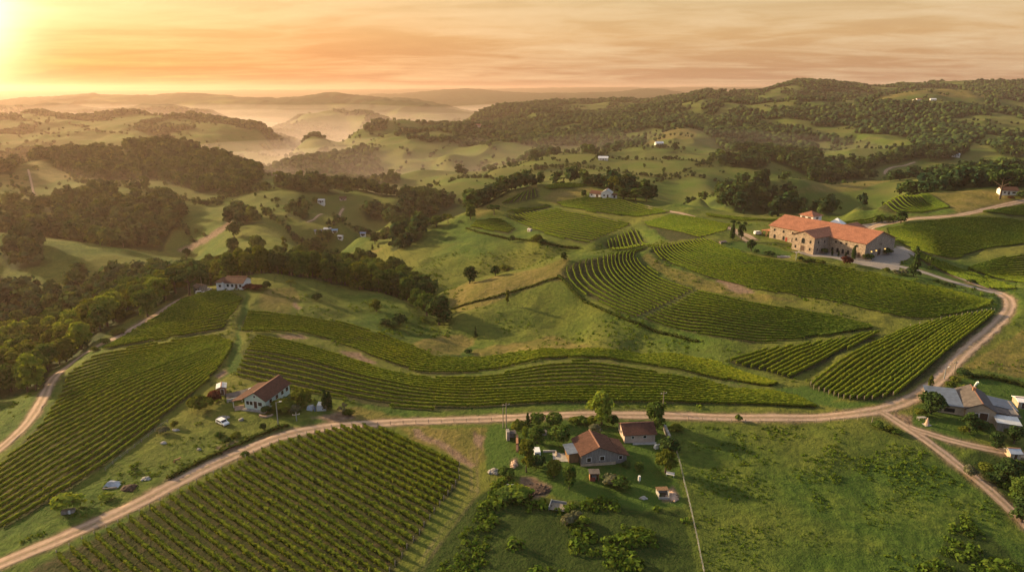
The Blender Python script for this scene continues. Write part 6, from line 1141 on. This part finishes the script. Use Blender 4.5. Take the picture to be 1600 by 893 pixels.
MB().box(-1.1, -1.0, -.9, .9, -.4, 2.0).box(1.0, 1.1, -.9, .9, -.4, 2.0).box(-.98, .98, .8, .9, -.4, 2.0).build('wall', M_BRICK, h_); MB().box(-1.3, 1.3, -1.15, 1.15, 2.02, 2.14).build('roof', M_BROWN_R, h_); MB().box(-.97, .2, -.9, -.8, -.1, 1.0).build('door_panel', flat('red_panel', (.28, .07, .05)), h_); MB().box(-.5, .6, -.1, .5, -.1, .9).build('shelf', M_CONC, h_)
p_ = place('concrete_pit', 'square open concrete pit with dark inside on the lower lawn', 'pit', 1038, 779, .08)
MB().box(-1.3, 1.3, -.1, .1, -.4, .5).box(-1.3, -1.1, .1, 2.4, -.4, 1.2).box(1.1, 1.3, .1, 2.4, -.4, 1.2).box(-1.3, 1.3, 2.4, 2.6, -.4, 1.4).build('wall', M_CONC, p_); MB().hull([(-1.4, 1.5, 1.25), (1.4, 1.5, 1.25), (1.4, 2.8, 1.45), (-1.4, 2.8, 1.45)], [(-1.4, 1.5, 1.33), (1.4, 1.5, 1.33), (1.4, 2.8, 1.53), (-1.4, 2.8, 1.53)]).build('cover', M_BROWNWOOD, p_); MB().box(-1.09, 1.09, .11, 2.39, -.4, .05).build('floor', M_TYRE, p_)
g_ = place('gas_tank', 'upright white tank on a post beside the dark grass strip', 'tank', 998.5, 754, 0); MB().tube((0, 0, .7), (0, 0, 1.9), .32, n=12).build('tank', M_WHITE, g_); MB().tube((0, 0, -.3), (0, 0, .7), .06).build('post', M_STEEL, g_)
b_ = place('garden_bench', 'white garden bench under the golden-olive tree', 'bench', 1047, 743, -.3); MB().box(-1, 1, -.25, .25, .42, .50).build('seat', M_WHITE, b_); MB().box(-1, 1, .25, .31, .5, .95).build('backrest', M_WHITE, b_)
for x in (-.85, .85):
    for y in (-.2, .2): MB().box(x-.05, x+.05, y-.05, y+.05, -.1, .42).build('leg', M_WHITE, b_)
for k, (px, lab) in enumerate(((793.5, 'left of two white garden chairs on the rough grass'), (801, 'right of two white garden chairs on the rough grass'))):
    c_ = place('garden_chair', lab, 'chair', px, 763, .2*k); MB().box(-.3, .3, -.3, .3, .42, .50).build('seat', M_WHITE, c_); MB().box(-.3, .3, .26, .32, .5, 1.05).build('backrest', M_WHITE, c_)
    for x in (-.25, .25):
        for y in (-.25, .25): MB().box(x-.035, x+.035, y-.035, y+.035, -.1, .42).build('leg', M_WHITE, c_)
tr_ = place('wooden_trailer', 'flat wooden trailer frame lying at the edge of the rough growth', 'trailer', 870, 799, -.25); b = MB()
for k in range(7): b.box(-1.7, 1.7, k*.42, k*.42+.34, .35, .42)
b.build('deck', M_POST, tr_); MB().box(-1.85, -1.72, -.1, 3.0, .2, 1.1).build('side_rail', M_STEEL, tr_); MB().box(-1.7, 1.7, 2.98, 3.08, .2, .9).build('end_rail', M_STEEL, tr_)
for x in (-1.5, 1.5): MB().tube((x-.1, 1.4, .25), (x+.1, 1.4, .25), .3, n=12).build('wheel', M_TYRE, tr_)
te_ = place('stone_terrace', 'cracked stone terrace with a low wall left of the grey house', 'terrace', 884, 717, 0); MB().box(-3.2, 1.6, -1.2, 3.2, -.5, .10).build('paving', M_CONC, te_); MB().box(-5.6, -2.2, 3.4, 3.8, -.5, .5).build('low_wall', M_CONC, te_); MB().box(-2.5, -2.1, 1.2, 3.38, -.5, .45).build('side_wall', M_TAN, te_)
ru_ = place('ruined_hut', 'narrow grey ruined hut with a dark doorway left of the farmyard trees', 'hut', 799, 686, .15); MB().box(-1.3, -.5, -.6, 1.2, -.5, 2.6).build('pillar', M_ROCK, ru_); MB().box(-.5, 1.2, .9, 1.2, -.5, 1.9).build('wall', M_ROCK, ru_); MB().box(-.55, 1.3, -.7, 1.3, 1.92, 2.04).build('roof', M_BROWN_R, ru_)
bw_ = tag(MB().box(-.3, .3, -2.4, 2.4, -.5, 1.7).hull([(-.3, -4.0, -.5), (.3, -4.0, -.5), (.3, -2.4, -.5), (-.3, -2.4, -.5)], [(-.3, -4.0, .6), (.3, -4.0, .6), (.3, -2.4, 1.4), (-.3, -2.4, 1.4)]).build('brick_wall', M_BRICK), 'broken orange brick wall below the olive farmyard bush', 'wall'); q = at(808, 694)[0]; bw_.location = q
gw_ = tag(MB().box(-.35, .35, -4.5, 3.5, -.5, 1.6).box(-.9, .9, -5.0, -4.55, -.5, .8).build('stone_wall', M_ROCK), 'rough stone wall running right of the pink outbuilding', 'wall'); gw_.location = at(1042, 680)[0]
cr_ = place('white_crates', 'stack of white crates and a barrel against the right end of the outbuilding', 'crates', 1025, 700, .4); MB().box(-.5, .5, -.4, .4, -.1, .6).build('crate', M_WHITE, cr_); MB().box(-.4, .45, -.35, .3, .61, 1.1).build('crate', M_WHITE, cr_); MB().tube((1.0, .2, -.1), (1.0, .2, .9), .35, n=12).build('barrel', M_STEEL, cr_)
wl_ = place('stone_well', 'small grey stone well behind the round farmyard tree', 'well', 850, 678, 0); MB().tube((0, 0, -.3), (0, 0, .9), .8, n=14).build('rim', M_ROCK, wl_); MB().tube((0, 0, .905), (0, 0, .98), .86, n=14).build('lid', M_BROWN_R, wl_)
# green house yard
tn_ = place('tarp_shelter', 'makeshift shelter of grey and blue tarpaulins right of the round bushes', 'shelter', 495, 639, .1)
MB().hull([(-3, -1.2, -.4), (-1, -1.6, -.4), (-.6, 1.2, -.4), (-2.8, 1.5, -.4)], [(-2.6, -.4, 1.3), (-1.2, -.8, 1.5), (-.9, .6, 1.4), (-2.4, .8, 1.1)]).build('left_tarp', M_TARP, tn_, .1); MB().hull([(.0, -1.5, -.4), (2.9, -1.3, -.4), (2.8, 1.4, -.4), (.2, 1.5, -.4)], [(.3, -1.2, 1.9), (2.7, -1.1, 1.2), (2.6, 1.2, 1.3), (.4, 1.2, 2.0)]).build('right_tarp', M_METAL_L, tn_, .08); MB().box(-.5, -.1, -1.4, -1.2, -.3, 1.6).build('blue_door', flat('blue_paint', (.08, .15, .28)), tn_)
for x, y in ((.2, -1.55), (2.9, -1.4)): MB().tube((x, y, -.3), (x, y, 2.0), .06).build('post', M_POST, tn_)
bd_ = place('retaining_bed', 'brown sloping garden bed held by a low stone wall behind the green house', 'garden bed', 368, 622, .55); MB().hull([(-2.4, -1.2, -.6), (6.0, -1.2, -.6), (6.0, 3.4, -.6), (-2.4, 3.4, -.6)], [(-2.3, -1.0, .35), (5.8, -1.0, .75), (5.8, 3.2, 1.1), (-2.3, 3.2, .7)]).build('earth', M_BROWN_R, bd_); MB().box(-2.7, 6.2, -1.6, -1.25, -.6, .9).build('stone_edge', M_CONC, bd_)
tk_ = place('water_tank', 'round white water tank top behind the brown garden bed', 'tank', 395, 612, 0); MB().tube((0, 0, -.6), (0, 0, 1.0), 1.15, n=18).build('tank', M_CONC, tk_); MB().tube((0, 0, 1.005), (0, 0, 1.12), 1.2, n=18).build('lid', M_WHITE, tk_)
ob_ = place('curved_planter', 'curved low stone planter at the front right corner of the green house', 'planter', 416, 649, 0); b = MB()
for k in range(9): a = math.pi*(1+k/8); b.box(1.7*math.cos(a)-.28, 1.7*math.cos(a)+.28, .9*math.sin(a)-.2, .9*math.sin(a)+.2, -.3, .42+.003*k)
b.build('stones', M_PEBBLE, ob_)
st_ = place('garden_steps', 'pale stone steps at the left corner of the green house', 'steps', 375, 640, .4)
for k in range(4): MB().box(-1.4, 1.2, k*.45, k*.45+.44, -.6, .12+.18*k).build('step', M_PEBBLE, st_)
oc_ = place('old_trough', 'dark concrete trough with a white board by the big bright bush', 'trough', 107, 800, .3); MB().box(-1.3, 1.3, -.6, .6, -.3, .7).build('trough', M_ROCK, oc_, .05); MB().box(.2, .6, -.72, -.62, -.2, .9).build('board', M_WHITE, oc_)
ch_ = place('tan_calf', 'tan calf standing in the grass in the middle of the left lawn', 'calf', 276, 722, .6)
# tan farmhouse yard
sc_ = place('stone_cone', 'pale conical stone monument on the lawn left of the tan farmhouse', 'monument', 1448, 663, .2); MB().tube((0, 0, -.2), (.05, 0, .5), .85, .55, 9).tube((.05, 0, .5), (0, 0, 2.1), .55, .14, 9).build('cone', M_PEBBLE, sc_); MB().box(-.95, .95, -.8, .8, -.3, .08).build('base', M_CONC, sc_)
tb_ = place('garden_table', 'white garden table beside the stone cone', 'table', 1439.5, 655, .1); MB().box(-1.2, 1.2, -.5, .5, .70, .78).build('tabletop', M_CONC, tb_)
for x in (-1, 1):
    for y in (-.4, .4): MB().box(x-.06, x+.06, y-.06, y+.06, -.2, .7).build('leg', M_CONC, tb_)
sw_ = place('leaning_sculpture', 'leaning white sculpture with a yellow base behind the tan farmhouse', 'sculpture', 1519.5, 609, 0); MB().tube((0, 0, -.2), (.5, 0, 1.6), .22, .26).tube((.5, 0, 1.6), (1.1, 0, 2.6), .26, .4).tube((1.1, 0, 2.6), (1.5, 0, 2.3), .4, .15).build('figure', M_WHITE, sw_); MB().tube((.5, -.1, -.2), (.5, -.1, .7), .5, .3).build('base', flat('yellow_paint', (.55, .38, .05)), sw_)
house('white_roofed_shed', 'low shed with a white roof cut by the right edge behind the farmhouse', (1590, 637), (1606, 640), 4, 2.0, .5, 'x', M_TAN, M_CLOTH, .3, [('door', '-y', .5, .05, .9, 1.8)], .1, cat='shed')
house('pale_hut', 'small pale hut with a whitish roof among the trees at the right edge', (1578, 717), (1594, 719), 2.6, 1.7, .7, 'x', M_TAN, M_METAL_L, .3, [('door', '-y', .5, .05, .8, 1.6)], .1, cat='hut')
house('white_field_hut', 'tiny white hut below the vines on the central hill', (824, 362), (828.5, 362), 1.8, 1.4, .5, 'x', M_CONC, M_METAL_L, .2, [('door', '-y', .5, .05, .9, 1.8)], .1, cat='hut')
house('grey_ruined_shed', 'old grey shed with a flat leaning roof left of the white hilltop house', (303, 457), (312, 457.5), 4, 2.8, .5, 'x', M_GREYWOOD, M_BROWN_R, .3, [('door', '-y', .5, .05, 1.2, 2.0)], .1, cat='shed')
# winery garden
sb_ = place('stone_fountain', 'long pale stone basin at the lower edge of the winery lawn', 'basin', 1226, 402.5, -.35); MB().box(-3.6, 3.6, -1.2, 1.2, -.6, .45).build('basin', M_PEBBLE, sb_, .06); MB().box(-2.0, 2.4, -.5, .7, .452, .95).build('upper_basin', M_CONC, sb_, .06)
bn_ = place('stone_bench', 'pale curved stone bench near the columnar garden trees', 'bench', 1130, 379, .5); MB().box(-2.4, 2.4, -.5, .5, .40, .60).build('seat', M_PEBBLE, bn_, .05); MB().box(-2.4, 2.4, .5, .75, -.3, 1.0).build('backrest', M_PEBBLE, bn_, .05)
for x in (-1.9, 1.9): MB().box(x-.3, x+.3, -.4, .4, -.4, .4).build('leg', M_CONC, bn_)
def quadruped(parent, mat):
    """one continuous skinned body: spine, neck and head, four jointed legs, tail"""
    V_ = [(0, 0, .78, .23), (.38, 0, .80, .24), (.62, 0, .84, .21), (.82, 0, 1.02, .13), (1.02, 0, 1.14, .12), (1.26, 0, 1.02, .065), (-.38, 0, .80, .22), (-.52, 0, .82, .18), (-.66, 0, .70, .035), (-.70, 0, .42, .025)]
    E_ = [(0, 1), (1, 2), (2, 3), (3, 4), (4, 5), (0, 6), (6, 7), (7, 8), (8, 9)]
    for sg in (-1, 1):
        n = len(V_); V_ += [(.56, sg*.13, .56, .095), (.58, sg*.14, .34, .055), (.55, sg*.14, .06, .045), (.60, sg*.14, .0, .055)]; E_ += [(2, n), (n, n+1), (n+1, n+2), (n+2, n+3)]
        n = len(V_); V_ += [(-.42, sg*.14, .56, .12), (-.58, sg*.14, .34, .06), (-.52, sg*.14, .06, .045), (-.47, sg*.14, .0, .055)]; E_ += [(7, n), (n, n+1), (n+1, n+2), (n+2, n+3)]
        n = len(V_); V_ += [(1.0, sg*.17, 1.18, .035), (.97, sg*.25, 1.16, .03)]; E_ += [(4, n), (n, n+1)]
    me = bpy.data.meshes.new('body'); me.from_pydata([v[:3] for v in V_], E_, []); me.update(); o = bpy.data.objects.new('body', me); COL.objects.link(o); o.parent = parent; md = o.modifiers.new('skin', 'SKIN')
    for k, v in enumerate(V_): me.skin_vertices[0].data[k].radius = (v[3], v[3]); me.skin_vertices[0].data[k].use_root = k == 0
    s_ = o.modifiers.new('sub', 'SUBSURF'); s_.levels = 1; s_.render_levels = 1; me.materials.append(mat); return o
quadruped(ch_, flat('tan_hide', (.36, .20, .09), .8, var=.15))
